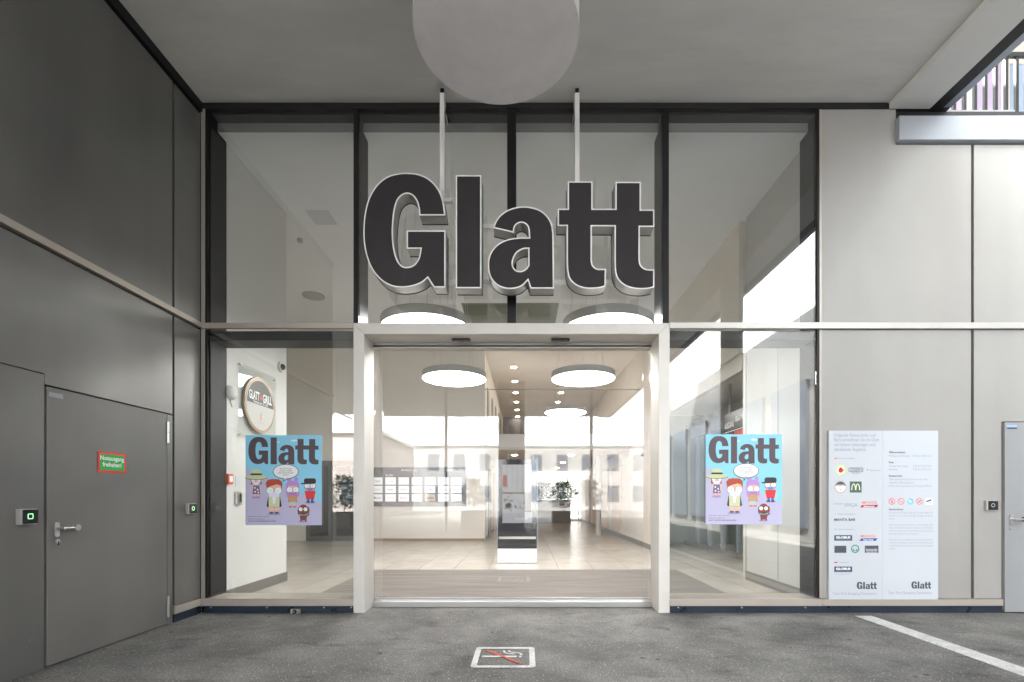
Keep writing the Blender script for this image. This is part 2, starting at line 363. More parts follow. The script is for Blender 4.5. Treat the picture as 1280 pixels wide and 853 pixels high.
# indoor floor with mat field
g = MB(); g.box(-7.2, 5.6, .30, 19.9, -.02, FL, M['tile']); struct(g.build('floor'))
g = MB(); g.box(-2.60, 2.57, .30, 2.80, FL, FL + .006, M['mat']); tag(g.build('floor_mat'), 'brown ribbed entrance mat set into the pale stone floor behind the glass', 'floor mat')

# canopy
g = MB(); g.box(-16, 4.03, -19.9, -.0, CZ, CZ + .5, M['soffit']); struct(g.build('ceiling'))
cn = thing('canopy_edge', 'pale grey lowered soffit edge with dark beam on the right of the canopy', 'canopy edge', (4.3, -8, 5.57))
CB = CZ - .065
g = MB(); g.box(4.032, X(1161), -19.9, -.012, CB, CB + .35, M['soffit2']); g.build('soffit_strip', cn)
g = MB(); g.box(X(1161) + .002, X(1176), -19.9, .3, CB - .002, CB + .30, M['darkbeam']); g.build('beam', cn)
g = MB(); g.box(X(1176) + .002, X(1188), -19.9, .3, CB + .02, CB + .30, M['greysteel']); g.build('edge_channel', cn)

# building roof / upper storeys (keeps the sun out)
g = MB(); g.box(-15, 22, 4.0, 20, 5.75, 11.2, M['cream']); up = g.build('upper_storey_block')
tag(up, 'pale upper storey set back behind the terrace', 'building')
g = MB(); g.box(-16, 22, .345, 20, 5.72, 5.74, M['white']); struct(g.build('roof'))
# indoor ceilings
CI = EYE + 4.22
g = MB(); g.box(-7.2, 5.6, .172, 8.19, CI - .05, CI + .2, M['coolceil']); struct(g.build('indoor_ceiling'))
g = MB(); g.box(-7.2, 5.6, .166, .1715, CI - .052, CI + .2, mat('darkened_ceiling_edge', (.2, .2, .2), .7)); struct(g.build('ceiling_edge'))  # end face coloured darker to hold down the outdoor light on it
g = MB(); g.box(-7.2, 5.6, 8.192, 20.0, CI - .05, CI, M['peach']); struct(g.build('indoor_ceiling'))
g = MB(); g.box(-1.1, 2.98, 8.19, 19.9, 2.62, 2.66, M['peach']); struct(g.build('corridor_ceiling'))
for (px0, px1, py0, py1, lab) in ((378, 421, 263, 281, 'square access panel in the indoor ceiling above the left window'),):
    zc = CI - .05; H = zc - EYE
    y1 = H * F / (VY - 281) - D; y0 = H * F / (VY - 263) - D
    k = H / (VY - 272)
    g = MB(); x0 = (388 - VX) * k; x1 = (416 - VX) * k
    g.box(x0, x1, y0, y1, zc - .003, zc, mat('panel_grey', (.55, .58, .62), .8))
    tag(g.build('access_panel'), lab, 'access panel')

# ------------------------------------------------------------------ left clad wall with emergency door
WX = X(252)
lw = thing('clad_wall', 'dark grey metal clad wall with emergency exit door on the left', 'wall', (WX, -1.8, 0))
def yl(px, x=WX): return abs(x) * F / (VX - px) - D        # where a pixel column meets the left wall
yj = yl(217)
railz = 3.19
g = MB(); g.box(WX - .4, WX - .03, -3.6, .36, 0, CZ + .3, M['joint']); g.build('backing', lw)
def lpanel(y0, y1, z0, z1, m=M['clad_dark'], name='panel', out=0):
    g = MB(); g.box(WX - .03, WX + out, y0, y1, z0, z1, m); return g.build(name, lw, bevel=.003)
lpanel(-3.6, yj - .014, railz + .0, CZ - .13); lpanel(yj + .014, -.022, railz + .0, CZ - .13)
lpanel(yj + .014, -.022, .17, railz - .07)
yd0, yd1 = yl(58), yl(208)
dt = EYE + .83
g = MB(); g.prism([[(-3.6, dt + .09), (yd0 - .012, dt + .09), (yd0 - .012, dt + .012), (yj - .014, dt + .012), (yj - .014, railz - .07), (-3.6, railz - .07)]], fr_left(WX, 0, 0), -.03, 0, M['clad_dark'], M['clad_dark']); g.build('panel', lw, bevel=.003)
lpanel(-3.6, yd0 - .014, .0, dt + .085)
lpanel(yd1 + .012, yj - .014, .0, dt + .0)
g = MB(); g.box(WX - .03, WX + .03, -3.6, -.03, railz - .052, railz + .004, M['bronze']); g.build('rail', lw, bevel=.002)
g = MB(); g.box(WX - .03, WX + .012, yj, -.03, .085, .165, M['bronze']); g.build('base_rail', lw)
g = MB(); g.box(WX - .03, WX + .006, yj, -.03, .0, .083, M['blueplinth']); g.build('plinth', lw)
g = MB(); g.box(WX - .03, WX + .02, -3.6, -.0, CZ - .10, CZ - .001, M['blackmetal']); g.build('top_channel', lw)
g = MB(); g.box(WX - .028, WX + .006, yd0, yd1, .012, dt, M['door_dark']); door = g.build('door', lw, bevel=.003)
# handle, lock, hinges
hy, hz = yl(69), EYE - .245
g = MB(); fr = fr_left(WX + .006, hy, hz)
g.prism([rrect(-.018, -.055, .018, .055, .012)], fr, 0, .012, M['steel'], M['steel'])
g.cyl((WX + .018, hy, hz + .01), (WX + .075, hy, hz + .01), .011, M['steel'])
g.cyl((WX + .068, hy - .005, hz + .01), (WX + .068, hy + .10, hz + .01), .010, M['steel'])
g.cyl((WX + .045, hy + .10, hz + .01), (WX + .085, hy + .10, hz + .01), .028, M['steel'], r2=.024)
g.build('handle', door, smooth=True)
g = MB(); g.prism([ell(0, 0, .017)], fr_left(WX + .006, hy + .01, hz - .09), 0, .008, M['steel'], M['steel']); g.prism([rect(-.003, -.03, .003, 0)], fr_left(WX + .015, hy + .01, hz - .09), 0, .003, M['black'], M['black']); g.build('keyhole', door)
for zc in (EYE + .70 - .05, EYE - 1.09 + .0):
    g = MB(); yy = yd1 + .005
    g.cyl((WX + .014, yy, zc - .105), (WX + .014, yy, zc - .003), .012, M['steel']); g.cyl((WX + .014, yy, zc + .003), (WX + .014, yy, zc + .105), .012, M['steel'])
    g.build('hinge', door, smooth=True)
g = MB(); fr = fr_left(WX + .006, yl(60), dt - .055); g.prism([rect(0, -.018, .11, .018)], fr, 0, .002, M['greysteel'], M['greysteel']); text(g, 'PORTE', fr, .015, -.012, .032, M['clad_light'], .003, bold=.01); g.build('maker_plate', door)

# notice
def ysz(px, py): y = yl(px); return y, EYE + (VY - py) * (D + y) / F
y0, zt = ysz(120.7, 564); _, zb = ysz(120.7, 590); y1, zt1 = ysz(156, 567.6)
nt_ = thing('exit_notice', 'green notice with red border and white words Notausgang freihalten on the dark door', 'notice', (WX + .01, (y0 + y1) / 2, (zt + zb) / 2))
wd = y1 - y0; ht = zt - zb
fr = fr_left(WX + .008, y0, zb)
g = MB(); g.prism([rect(0, 0, wd, ht)], fr, 0, .002, flatc('red_border', 225, 40, 50), flatc('red_border_face', 225, 40, 50)); g.build('border', nt_)
g = MB(); g.flat([rect(.017, .017, wd - .017, ht - .017)], fr, .003, flatc('green_film', 50, 165, 70)); g.build('panel', nt_)
g = MB(); wt = mat('white_ink', (.85, .87, .86), .5)
text(g, 'Notausgang', fr, .022, ht * .60, ht * .30, wt, .004, width=wd - .044, bold=.022)
text(g, 'freihalten!', fr, .045, ht * .29, ht * .30, wt, .004, width=wd - .095, bold=.022)
g.build('lettering', nt_)

# readers
GREEN = emit('green_led', (.15, 1, .25), .12)
def reader(fr, label, led):
    o = fr[0]; t = thing('card_reader', label, 'card reader', o, 'card readers beside the doors')
    g = MB(); g.prism([rrect(-.062, -.055, .062, .055, .008)], fr, 0, .03, M['rail'], M['rail']); g.build('housing', t, bevel=.002)
    g = MB(); g.prism([rrect(-.045, -.05, .06, .05, .006)], fr, .031, .036, M['blackgloss'], M['blackgloss']); g.build('face', t)
    g = MB()
    if led == 'square': g.ring(rrect(-.016, -.018, .024, .022, .008), rrect(-.010, -.012, .018, .016, .005), fr, .0375, GREEN)
    else: g.ring(ell(.004, .002, .022), ell(.004, .002, .015), fr, .0375, GREEN if led == 'ring' else M['inkpale'])
    g.build('status_ring', t)
y, z = ysz(31, 646); reader(fr_left(WX, y, z), 'black card reader with green square light left of the dark door', 'square')
y, z = ysz(237, 636); reader(fr_left(WX, y, z), 'small black card reader with green ring on the narrow dark panel beside the window', 'ring')

# ------------------------------------------------------------------ right clad wall
rw = thing('clad_wall', 'light grey metal clad wall to the right of the entrance', 'wall', (X(1150), 0, 0))
ry0, ry1 = 0.0, .25
g = MB(); g.box(X(1026), 14, .03, .3, 0, Z(137), M['joint']); g.build('backing', rw)
zr0, zr1 = Z(412), Z(404.5)
def rpanel(px0, px1, z0, z1):
    g = MB(); g.box(px0, px1, -.0, .03, z0, z1, M['clad_light']); return g.build('panel', rw, bevel=.003)
g = MB(); g.prism([[(X(1027), zr1 + .004), (X(1214), zr1 + .004), (X(1214), Z(181)), (X(1120), Z(181)), (X(1120), Z(137)), (X(1027), Z(137))]], FRONT, -.03, 0, M['clad_light'], M['clad_light']); g.build('panel', rw, bevel=.003); rpanel(X(1217.5), 14, zr1 + .004, Z(181))
rpanel(X(1027), X(1214), Z(748.5), zr0 - .004)
g = MB(); g.prism([[(X(1217.5), Z(748.5)), (X(1252), Z(748.5)), (X(1252), Z(527)), (14, Z(527)), (14, zr0 - .004), (X(1217.5), zr0 - .004)]], FRONT, -.03, 0, M['clad_light'], M['clad_light']); g.build('panel', rw, bevel=.003)
g = MB(); g.box(X(1027.5), X(1186), -.008, .3, Z(137) + .002, CZ + .3, M['joint']); g.build('head_closer', rw)
g = MB(); g.box(X(1119), 14, -.06, .03, Z(179.5), Z(150), M['whiteband']); g.build('top_band', rw, bevel=.003)
g = MB(); g.box(X(1128), 14, .04, .5, Z(150), Z(138), M['greysteel']); g.build('terrace_kerb', rw)
g = MB(); g.box(X(1027), X(1252), -.02, .03, Z(757), Z(749), M['bronze']); g.build('base_rail', rw, bevel=.002)
g = MB(); g.box(X(1026), X(1252), -.008, .03, 0.0, Z(757.2), M['blueplinth']); g.build('plinth', rw)
# right door
g = MB(); g.box(X(1253), X(1253) + 1.05, -.03, .03, .012, Z(528.5), M['greydoor']); rd = g.build('door', rw, bevel=.004)
g = MB(); hx, hz = X(1260), Z(649); fr = fr_front(hx, -.03, hz)
g.prism([rrect(-.018, -.06, .018, .05, .012)], fr, 0, .012, M['steel'], M['steel'])
g.cyl((hx, -.04, hz), (hx, -.10, hz), .011, M['steel']); g.cyl((hx, -.095, hz), (hx + .10, -.095, hz), .010, M['steel']); g.cyl((hx + .10, -.11, hz), (hx + .10, -.07, hz), .027, M['black'])
g.build('handle', rd, smooth=True)
g = MB(); g.prism([ell(0, 0, .017)], fr_front(hx, -.03, hz - .10), 0, .008, M['steel'], M['steel']); g.build('keyhole', rd)
g = MB(); fr = fr_front(X(1255), -.031, Z(537)); g.prism([rect(0, 0, .11, .045)], fr, 0, .002, flatc('blue_plate', 150, 175, 205), flatc('blue_plate_face', 150, 175, 205)); g.prism([rect(.0, .0, .11, .018)], fr, .002, .003, M['ink'], M['ink']); g.build('maker_plate', rd)
reader(fr_front(X(1237), -.0, Z(632)), 'black card reader left of the light grey door on the pale wall', 'ringoff')

# ------------------------------------------------------------------ terrace railing and storefront above right wall
rl = thing('terrace_railing', 'dark vertical bar railing on the terrace above the right wall', 'railing', (8, .5, 5.6))
g = MB(); g.box(4.9, 14, .48, .52, 6.60, 6.65, M['blackmetal']); g.build('top_rail', rl)
g = MB(); g.box(4.9, 14, .49, .51, 5.66, 5.68, M['darkbeam']); g.build('bottom_rail', rl)
for i in range(40):
    x = 4.95 + i * .126
    g = MB(); g.box(x - .017, x + .017, .485, .515, 5.62, 6.60, M['blackmetal']); g.build('bar', rl)
tf = thing('terrace_shopfront', 'glazed shopfront with purple panels behind the terrace railing', 'shopfront', (8, 3.9, 5.6))
PUR = mat('purple_panel', (.25, .21, .28), .5); PBL = mat('pale_blue_glazing', (.20, .25, .33), .15); CRM = mat('cream_fascia', (.34, .315, .29), .6)
g = MB(); g.box(4, 20, 3.85, 3.99, 9.55, 10.8, CRM); g.build('fascia', tf)
x = 5.0
for i, (wd_, mm, nm) in enumerate(((2.9, PBL, 'glass_pane'), (.52, PUR, 'purple_panel'), (.10, CRM, 'post'), (.60, PUR, 'purple_panel'), (.10, CRM, 'post'), (1.1, PBL, 'glass_pane'), (.10, CRM, 'post'), (1.1, PBL, 'glass_pane'), (.10, CRM, 'post'), (1.1, PBL, 'glass_pane'), (.1, CRM, 'post'), (1.1, PBL, 'glass_pane'))):
    g = MB(); g.box(x, x + wd_ - .003, 3.80 if nm == 'post' else 3.86, 3.99, 5.63, 9.545, mm); g.build(nm, tf); x += wd_

g = MB(); g.box(4.9, 20, -4.5, 3.98, 11.25, 11.5, M['cream']); tag(g.build('terrace_shade_slab'), 'added unseen pale slab high over the terrace, shading railing and wall top', 'roof')  # unseen slab added overhead to shade the terrace and the wall top
g = MB(); g.box(4.9, 8.2, -13, -4.502, 11.25, 11.5, M['cream']); tag(g.build('lane_shade_slab'), 'added unseen pale slab high over the lane, blocking the sky above', 'roof')  # unseen slab added to block the sky above the right wall
# ------------------------------------------------------------------ glass facade
fa = thing('glass_facade', 'black framed glass facade above and beside the entrance doors', 'glass facade', (0, 0, 0))
GY = .02
ztop = Z(131); zg1 = Z(137); zbr = Z(748)
def fpart(name, x0, x1, y0, y1, z0, z1, m, bevel=.002):
    g = MB(); g.box(x0, x1, y0, y1, z0, z1, m); return g.build(name, fa, bevel=bevel)
fpart('corner_trim', X(252), X(256.5), -.012, .05, 0, ztop, M['bronze'])
fpart('corner_trim', X(1024.2), X(1027) - .001, -.004, .05, zbr, Z(137), M['bronze'])
fpart('head_rail', X(252.5), X(1108), -.02, .30, Z(137), CZ - .002, M['darkbeam'])
fpart('head_transom', X(257), X(1024), .045, .17, Z(139.5), Z(137) - .002, M['blackmetal'])
# mullions (deep fins) : upper and lower
for (a, b, lo) in ((257, 260, 1), (442, 448, 0), (634, 645, 0), (828, 836, 0), (1021, 1024, 1)):
    x0, x1 = X(a), X(b)
    fpart('mullion', x0, x1, .047, .33, zr0 + .0, Z(139.5) - .002, M['blackmetal'])
    fpart('mullion_cap', x0 + (.0), x1, -.006, .008, zr1 + .002, Z(137) - .002, M['blackmetal'])
    if lo:
        fpart('mullion', x0, x1, .047, .33, .09, zr0 - .11, M['blackmetal'])
        fpart('mullion_cap', x0, x1, -.006, .008, zbr + .002, zr0 - .002, M['blackmetal'])
fpart('middle_transom', X(257), X(442), .047, .33, Z(424), Z(412) - .002, M['blackmetal'])
fpart('middle_transom', X(836.5), X(1024), .047, .33, Z(424), Z(412) - .002, M['blackmetal'])
fpart('middle_rail', X(252.5), X(443), -.035, .0, Z(412), Z(405), M['bronze'])
fpart('middle_rail', X(836), 14, -.035, .0, Z(412), Z(404.5), M['rail'])
fpart('base_rail', X(252.5), X(443), -.03, .30, Z(757), Z(748), M['bronze'])
fpart('base_rail', X(836), X(1026) - .001, -.03, .30, Z(757), Z(748.5), M['bronze'])
fpart('plinth', X(252.5), X(443), -.012, .25, 0, Z(757.2), M['blueplinth'])
fpart('plinth', X(836), X(1026) - .001, -.012, .25, 0, Z(757.2), M['blueplinth'])
for px in (265, 335, 406, 440, 847, 926, 1005):
    g = MB(); g.cyl((X(px), -.034, Z(759)), (X(px), -.012, Z(759)), .007, M['steel'], 8); g.build('screw', fa)
def pane(x0, x1, z0, z1):
    g = MB(); g.box(x0, x1, .012, .028, z0, z1, M['glass']); return g.build('glass_pane', fa)
for a, b in ((257, 442), (448, 634), (645, 828), (836, 1021)): pane(X(a) + .002, X(b) - .002, zr1 + .003, Z(137) - .003)
pane(X(257), X(442), zbr + .003, Z(412) - .003); pane(X(837), X(1021), zbr + .003, Z(412) - .003)

# ------------------------------------------------------------------ entrance portal with sliding doors
en = thing('entrance_portal', 'cream metal entrance frame around the wide sliding glass doors', 'entrance', (X(640), 0, 0))
PX0, PX1 = X(442.6), X(836.4); PT = Z(404.9); th = 13.6 / S
g = MB(); o = fr_front(0, -.022, 0)
# mitred frame: three mitred boards
def board(pts, name):
    g = MB(); g.prism([pts], o, -.338, 0, M['frame'], M['frame']); g.build(name, en, bevel=.003)
e = .0008
board([(PX0, 0), (PX0 + th, 0), (PX0 + th, PT - th - e), (PX0, PT - e)], 'jamb')
board([(PX1 - th, 0), (PX1, 0), (PX1, PT - e), (PX1 - th, PT - th - e)], 'jamb')
board([(PX0 + e, PT), (PX0 + th + e, PT - th), (PX1 - th - e, PT - th), (PX1 - e, PT)], 'lintel')
ix0, ix1 = PX0 + th, PX1 - th; iz = PT - th
dy = .318
g = MB(); g.box(ix0, ix1, dy - .03, dy + .10, iz - .055, iz, M['rail']); g.box(ix0, ix1, dy - .035, dy - .03, iz - .045, iz - .028, M['black']); g.build('door_track', en)
g = MB(); g.box(ix0, ix1, dy - .06, dy + .10, .0, .062, M['steel']); g.build('threshold', en, bevel=.003)
for px in (577, 700):
    x = (px - VX) * (D + .2) / F
    g = MB(); g.prism([rrect(-.105 * 1, -.022, .105, .0, .008)], fr_front(x, .17, iz - .001), 0, .05, M['black'], M['black']); g.build('motion_sensor', en, bevel=.003)
cx = (ix0 + ix1) / 2
for sgn in (-1, 1):
    x0, x1 = (ix0 + .01, cx - .0003) if sgn < 0 else (cx + .0003, ix1 - .01)
    g = MB(); g.box(x0, x1, dy, dy + .012, .10, iz - .058, M['doorglass']); lf = g.build('door_leaf', en)
    g = MB(); g.box(x0, x1, dy - .008, dy + .02, .066, .10, M['steel']); g.build('bottom_rail', lf)
# fixed side screens behind the leaves (faint vertical edges)
for (a, b) in ((467, 478.5), (803.5, 813)):
    k = (D + dy + .06) / F
    g = MB(); g.box((a - VX) * k, (b - VX) * k, dy + .055, dy + .065, .07, iz - .058, M['doorglass']); g.build('fixed_glass_strip', en)

# ------------------------------------------------------------------ Glatt sign: traced letters
def spline(pts):
    "pts: (x,y) smooth or (x,y,1) corner -> closed loop with curved runs"
    n = len(pts); st = next(i for i, p in enumerate(pts) if len(p) > 2) if any(len(p) > 2 for p in pts) else 0
    pts = pts[st:] + pts[:st]; out = []
    isc = [len(p) > 2 for p in pts]; P = [Vector((p[0], p[1])) for p in pts]
    for i in range(n):
        a, b = P[i], P[(i + 1) % n]; out.append(tuple(a))
        if isc[i] and isc[(i + 1) % n]: continue
        p0 = a * 2 - b if isc[i] else P[i - 1]; p3 = b * 2 - a if isc[(i + 1) % n] else P[(i + 2) % n]
        K = 5
        for k in range(1, K):
            t = k / K
            q = .5 * ((2 * a) + (b - p0) * t + (2 * p0 - 5 * a + 4 * b - p3) * t * t + (3 * a - p0 - 3 * b + p3) * t ** 3)
            out.append(tuple(q))
    return out
G_ = [(552,308,1),(383,308,1),(379,262),(364,212),(337,179),(305,168),(270,180),(241,215),(223,280),(214,370),(213,440),(221,520),(240,590),(266,628),(300,641),(345,628),(378,585),(391,523,1),(302,523,1),(302,405,1),(552,405,1),(552,773,1),(478,773,1),(437,712,1),(400,742),(340,765),(270,773),(200,763),(135,725),(80,660),(45,580),(26,490),(22,400),(32,290),(60,190),(110,110),(175,58),(245,37),(305,33),(380,42),(450,75),(505,135),(537,210)]
l_ = [(49,47,1),(209,47,1),(209,755,1),(49,755,1)]
a_ = [(285,378,1),(413,408,1),(417,375),(435,352),(463,345),(490,357),(504,385),(508,437,1),(440,438),(370,450),(308,482),(265,537),(250,605),(262,680),(302,732),(360,757),(420,757),(465,740),(500,707,1),(517,757,1),(665,757,1),(661,410,1),(650,350),(620,300),(570,262),(500,244),(435,246),(370,267),(320,305),(294,345)]
ah = [(503,508,1),(470,511),(430,535),(408,580),(408,615),(425,640),(455,647),(485,635),(503,612,1)]
t_ = [(105,38,1),(270,38,1),(270,220,1),(423,220,1),(423,41,1),(592,41,1),(592,226,1),(682,226,1),(682,341,1),(585,341,1),(584,560,1),(592,595),(618,618),(650,624),(682,624,1),(682,744,1),(630,755),(560,754),(490,735),(440,692),(421,640),(417,570,1),(417,337,1),(265,337,1),(265,565,1),(273,598),(298,618),(330,621),(360,618,1),(357,738,1),(310,750),(230,752),(165,733),(118,690),(102,635),(98,570,1),(98,335,1),(38,335,1),(38,220,1),(105,220,1)]
def conv(l, sc, ox, oy): return [((x / sc + ox - VX), (VY - y / sc - oy)) for x, y in spline(l)]
LET = [('G', [conv(G_, 5.1667, 450, 210)]), ('l', [conv(l_, 5.014, 560, 210)]), ('a', [conv(a_, 5.014, 560, 210), conv(ah, 5.014, 560, 210)]), ('tt', [conv(t_, 5.333, 690, 220)])]
def area(l): return sum(l[i][0] * l[(i + 1) % len(l)][1] - l[(i + 1) % len(l)][0] * l[i][1] for i in range(len(l))) / 2
def inset(l, d, hole=False):
    s_ = (1 if area(l) > 0 else -1) * (-1 if hole else 1); n = len(l); out = []
    for i in range(n):
        a, b, c = Vector(l[i - 1]), Vector(l[i]), Vector(l[(i + 1) % n])
        e1 = (b - a).normalized(); e2 = (c - b).normalized()
        n1 = Vector((-e1.y, e1.x)) * s_; n2 = Vector((-e2.y, e2.x)) * s_
        m_ = (n1 + n2); m_.normalize(); k = d / max(.45, m_.dot(n1)); out.append(tuple(b + m_ * k))
    return out
SY = -.42; k = (D + SY) / F
sg = thing('lettering_sign', 'large dark Glatt letters with white edges hanging before the upper glass', 'sign', (X(636), SY, EYE + 2.7))  # dark faces with plain white edge trim
frs = (Vector((0, SY, EYE)), Vector((1, 0, 0)), Vector((0, 0, 1)), Vector((0, -1, 0)))
for nm, loops in LET:
    L3 = [[(x * k, y * k) for x, y in l] for l in loops]
    IN = [inset(l, .0125, hole=(i > 0)) for i, l in enumerate(L3)]
    g = MB(); g.prism(L3, frs, -.155, 0, M['letterside']); lt = g.build('letter', sg)
    g = MB(); g.prism([inset(l, -.004, hole=(i > 0)) for i, l in enumerate(L3)], frs, -.168, -.1555, M['joint'], M['joint']); g.build('back_plate', lt)
    lt['label'] = 'letter %s of the sign' % nm
    g = MB()
    for a, b in zip(L3, IN): g.ring(a, b, frs, .001, M['trimwhite'])
    g.build('edge_trim', lt)
    g = MB(); g.keepn = True; g.flat(IN, frs, .002, M['letterface']); g.build('face', lt)
# mounting rails and hangers behind the letters
by = SY + .17
def rb(px0, px1, py0, py1, name='mounting_rail', y0=by, y1=by + .04):
    k2 = (D + y0) / F
    g = MB(); g.box((px0 - VX) * k2, (px1 - VX) * k2, y0, y1, EYE + (VY - py1) * k2, EYE + (VY - py0) * k2, M['bracketwhite']); g.build(name, sg, bevel=.002)
rb(548, 565, 247.5, 252); rb(598, 618, 280, 285.5); rb(690, 700, 280, 286); rb(530, 800, 349.5, 355)
for px in (552.5, 721.5):
    k2 = (D + by + .045) / F; x = (px - VX) * k2
    g = MB(); g.box(x - .024, x + .024, by + .042, by + .09, EYE + 355 * k2 - .1, CZ - .05, M['bracketwhite']); g.box(x - .02, x + .02, by + .046, by + .086, CZ - .05, CZ + .001, M['black']); hg = g.build('hanger', sg, bevel=.002)
    g = MB(); s1 = 1 if px < 600 else -1
    g.box(x + s1 * .026, x + s1 * .034, by + .05, -.025, CZ - .26, CZ - .22, M['rail']); g.box(x + s1 * .026, x + s1 * .034, by + .05, by + .09, CZ - .26, CZ - .06, M['rail']); g.build('bracket', sg)

# ------------------------------------------------------------------ drum lamp under the canopy (unlit)
zl = 3.80; ly = zl - D; lr = .1708 * zl; lx = (621 - VX) / F * zl; lz = EYE + 574.0 / F * zl
dl = thing('drum_lamp', 'large unlit round white drum lamp hanging under the canopy', 'lamp', (lx, ly, lz))
g = MB(); n = 96
g.cyl((lx, ly, lz + .006), (lx, ly, lz + .34), lr, M['lampwhite'], 96); g.build('shade', dl, smooth=True)
g = MB(); g.cyl((lx, ly, lz), (lx, ly, lz + .0055), lr - .006, M['diffuser_off'], 96); g.build('diffuser', dl, smooth=True)
g = MB(); g.cyl((lx, ly, lz + .34), (lx, ly, CZ), .06, M['lampwhite'], 24); g.build('ceiling_mount', dl, smooth=True)

# ------------------------------------------------------------------ no smoking marking
ns = thing('no_smoking_marking', 'white painted no smoking symbol with red slash on the asphalt', 'ground marking', (-.16, -1.48, .004))
fr = fr_up(-.402, -1.728, .0035)
g = MB(); g.ring(rrect(0, 0, .49, .49, .035), rrect(.045, .045, .445, .445, .02), fr, .001, M['line']); g.build('border', ns)
g = MB()
g.flat([rect(.065, .235, .345, .27)], fr, .001, M['line']); g.flat([rect(.362, .235, .382, .27)], fr, .001, M['line'])
def strip(pts, wd):
    o = []; q = []
    for i, p in enumerate(pts):
        a = Vector(pts[max(0, i - 1)]); b = Vector(pts[min(len(pts) - 1, i + 1)]); t = (b - a).normalized(); nn = Vector((-t.y, t.x)) * wd / 2
        o.append(tuple(Vector(p) + nn)); q.append(tuple(Vector(p) - nn))
    return o + q[::-1]
g.flat([strip([(.235, .40), (.245, .345), (.27, .32), (.33, .31)], .02)], fr, .001, M['line'])
g.flat([strip([(.275, .40), (.285, .365), (.31, .352), (.35, .345), (.375, .325), (.382, .285)], .02)], fr, .001, M['line'])
g.build('cigarette', ns)
g = MB(); g.flat([strip([(.09, .415), (.375, .085)], .03)], fr, .0025, M['redpaint']); g.build('slash', ns)

# small floor fitting
ff = thing('floor_fitting', 'small steel plate with a dark eye on the asphalt before the left window', 'floor fitting', (X(372), -.05, 0))
g = MB(); g.box(X(366), X(378), -.06, -.02, 0, .05, M['steel']); g.build('plate', ff, bevel=.004)
g = MB(); g.cyl((X(372), -.085, .025), (X(372), -.06, .025), .02, M['black']); g.cyl((X(372), -.09, .025), (X(372), -.085, .025), .009, M['steel']); g.build('eye', ff, smooth=True)

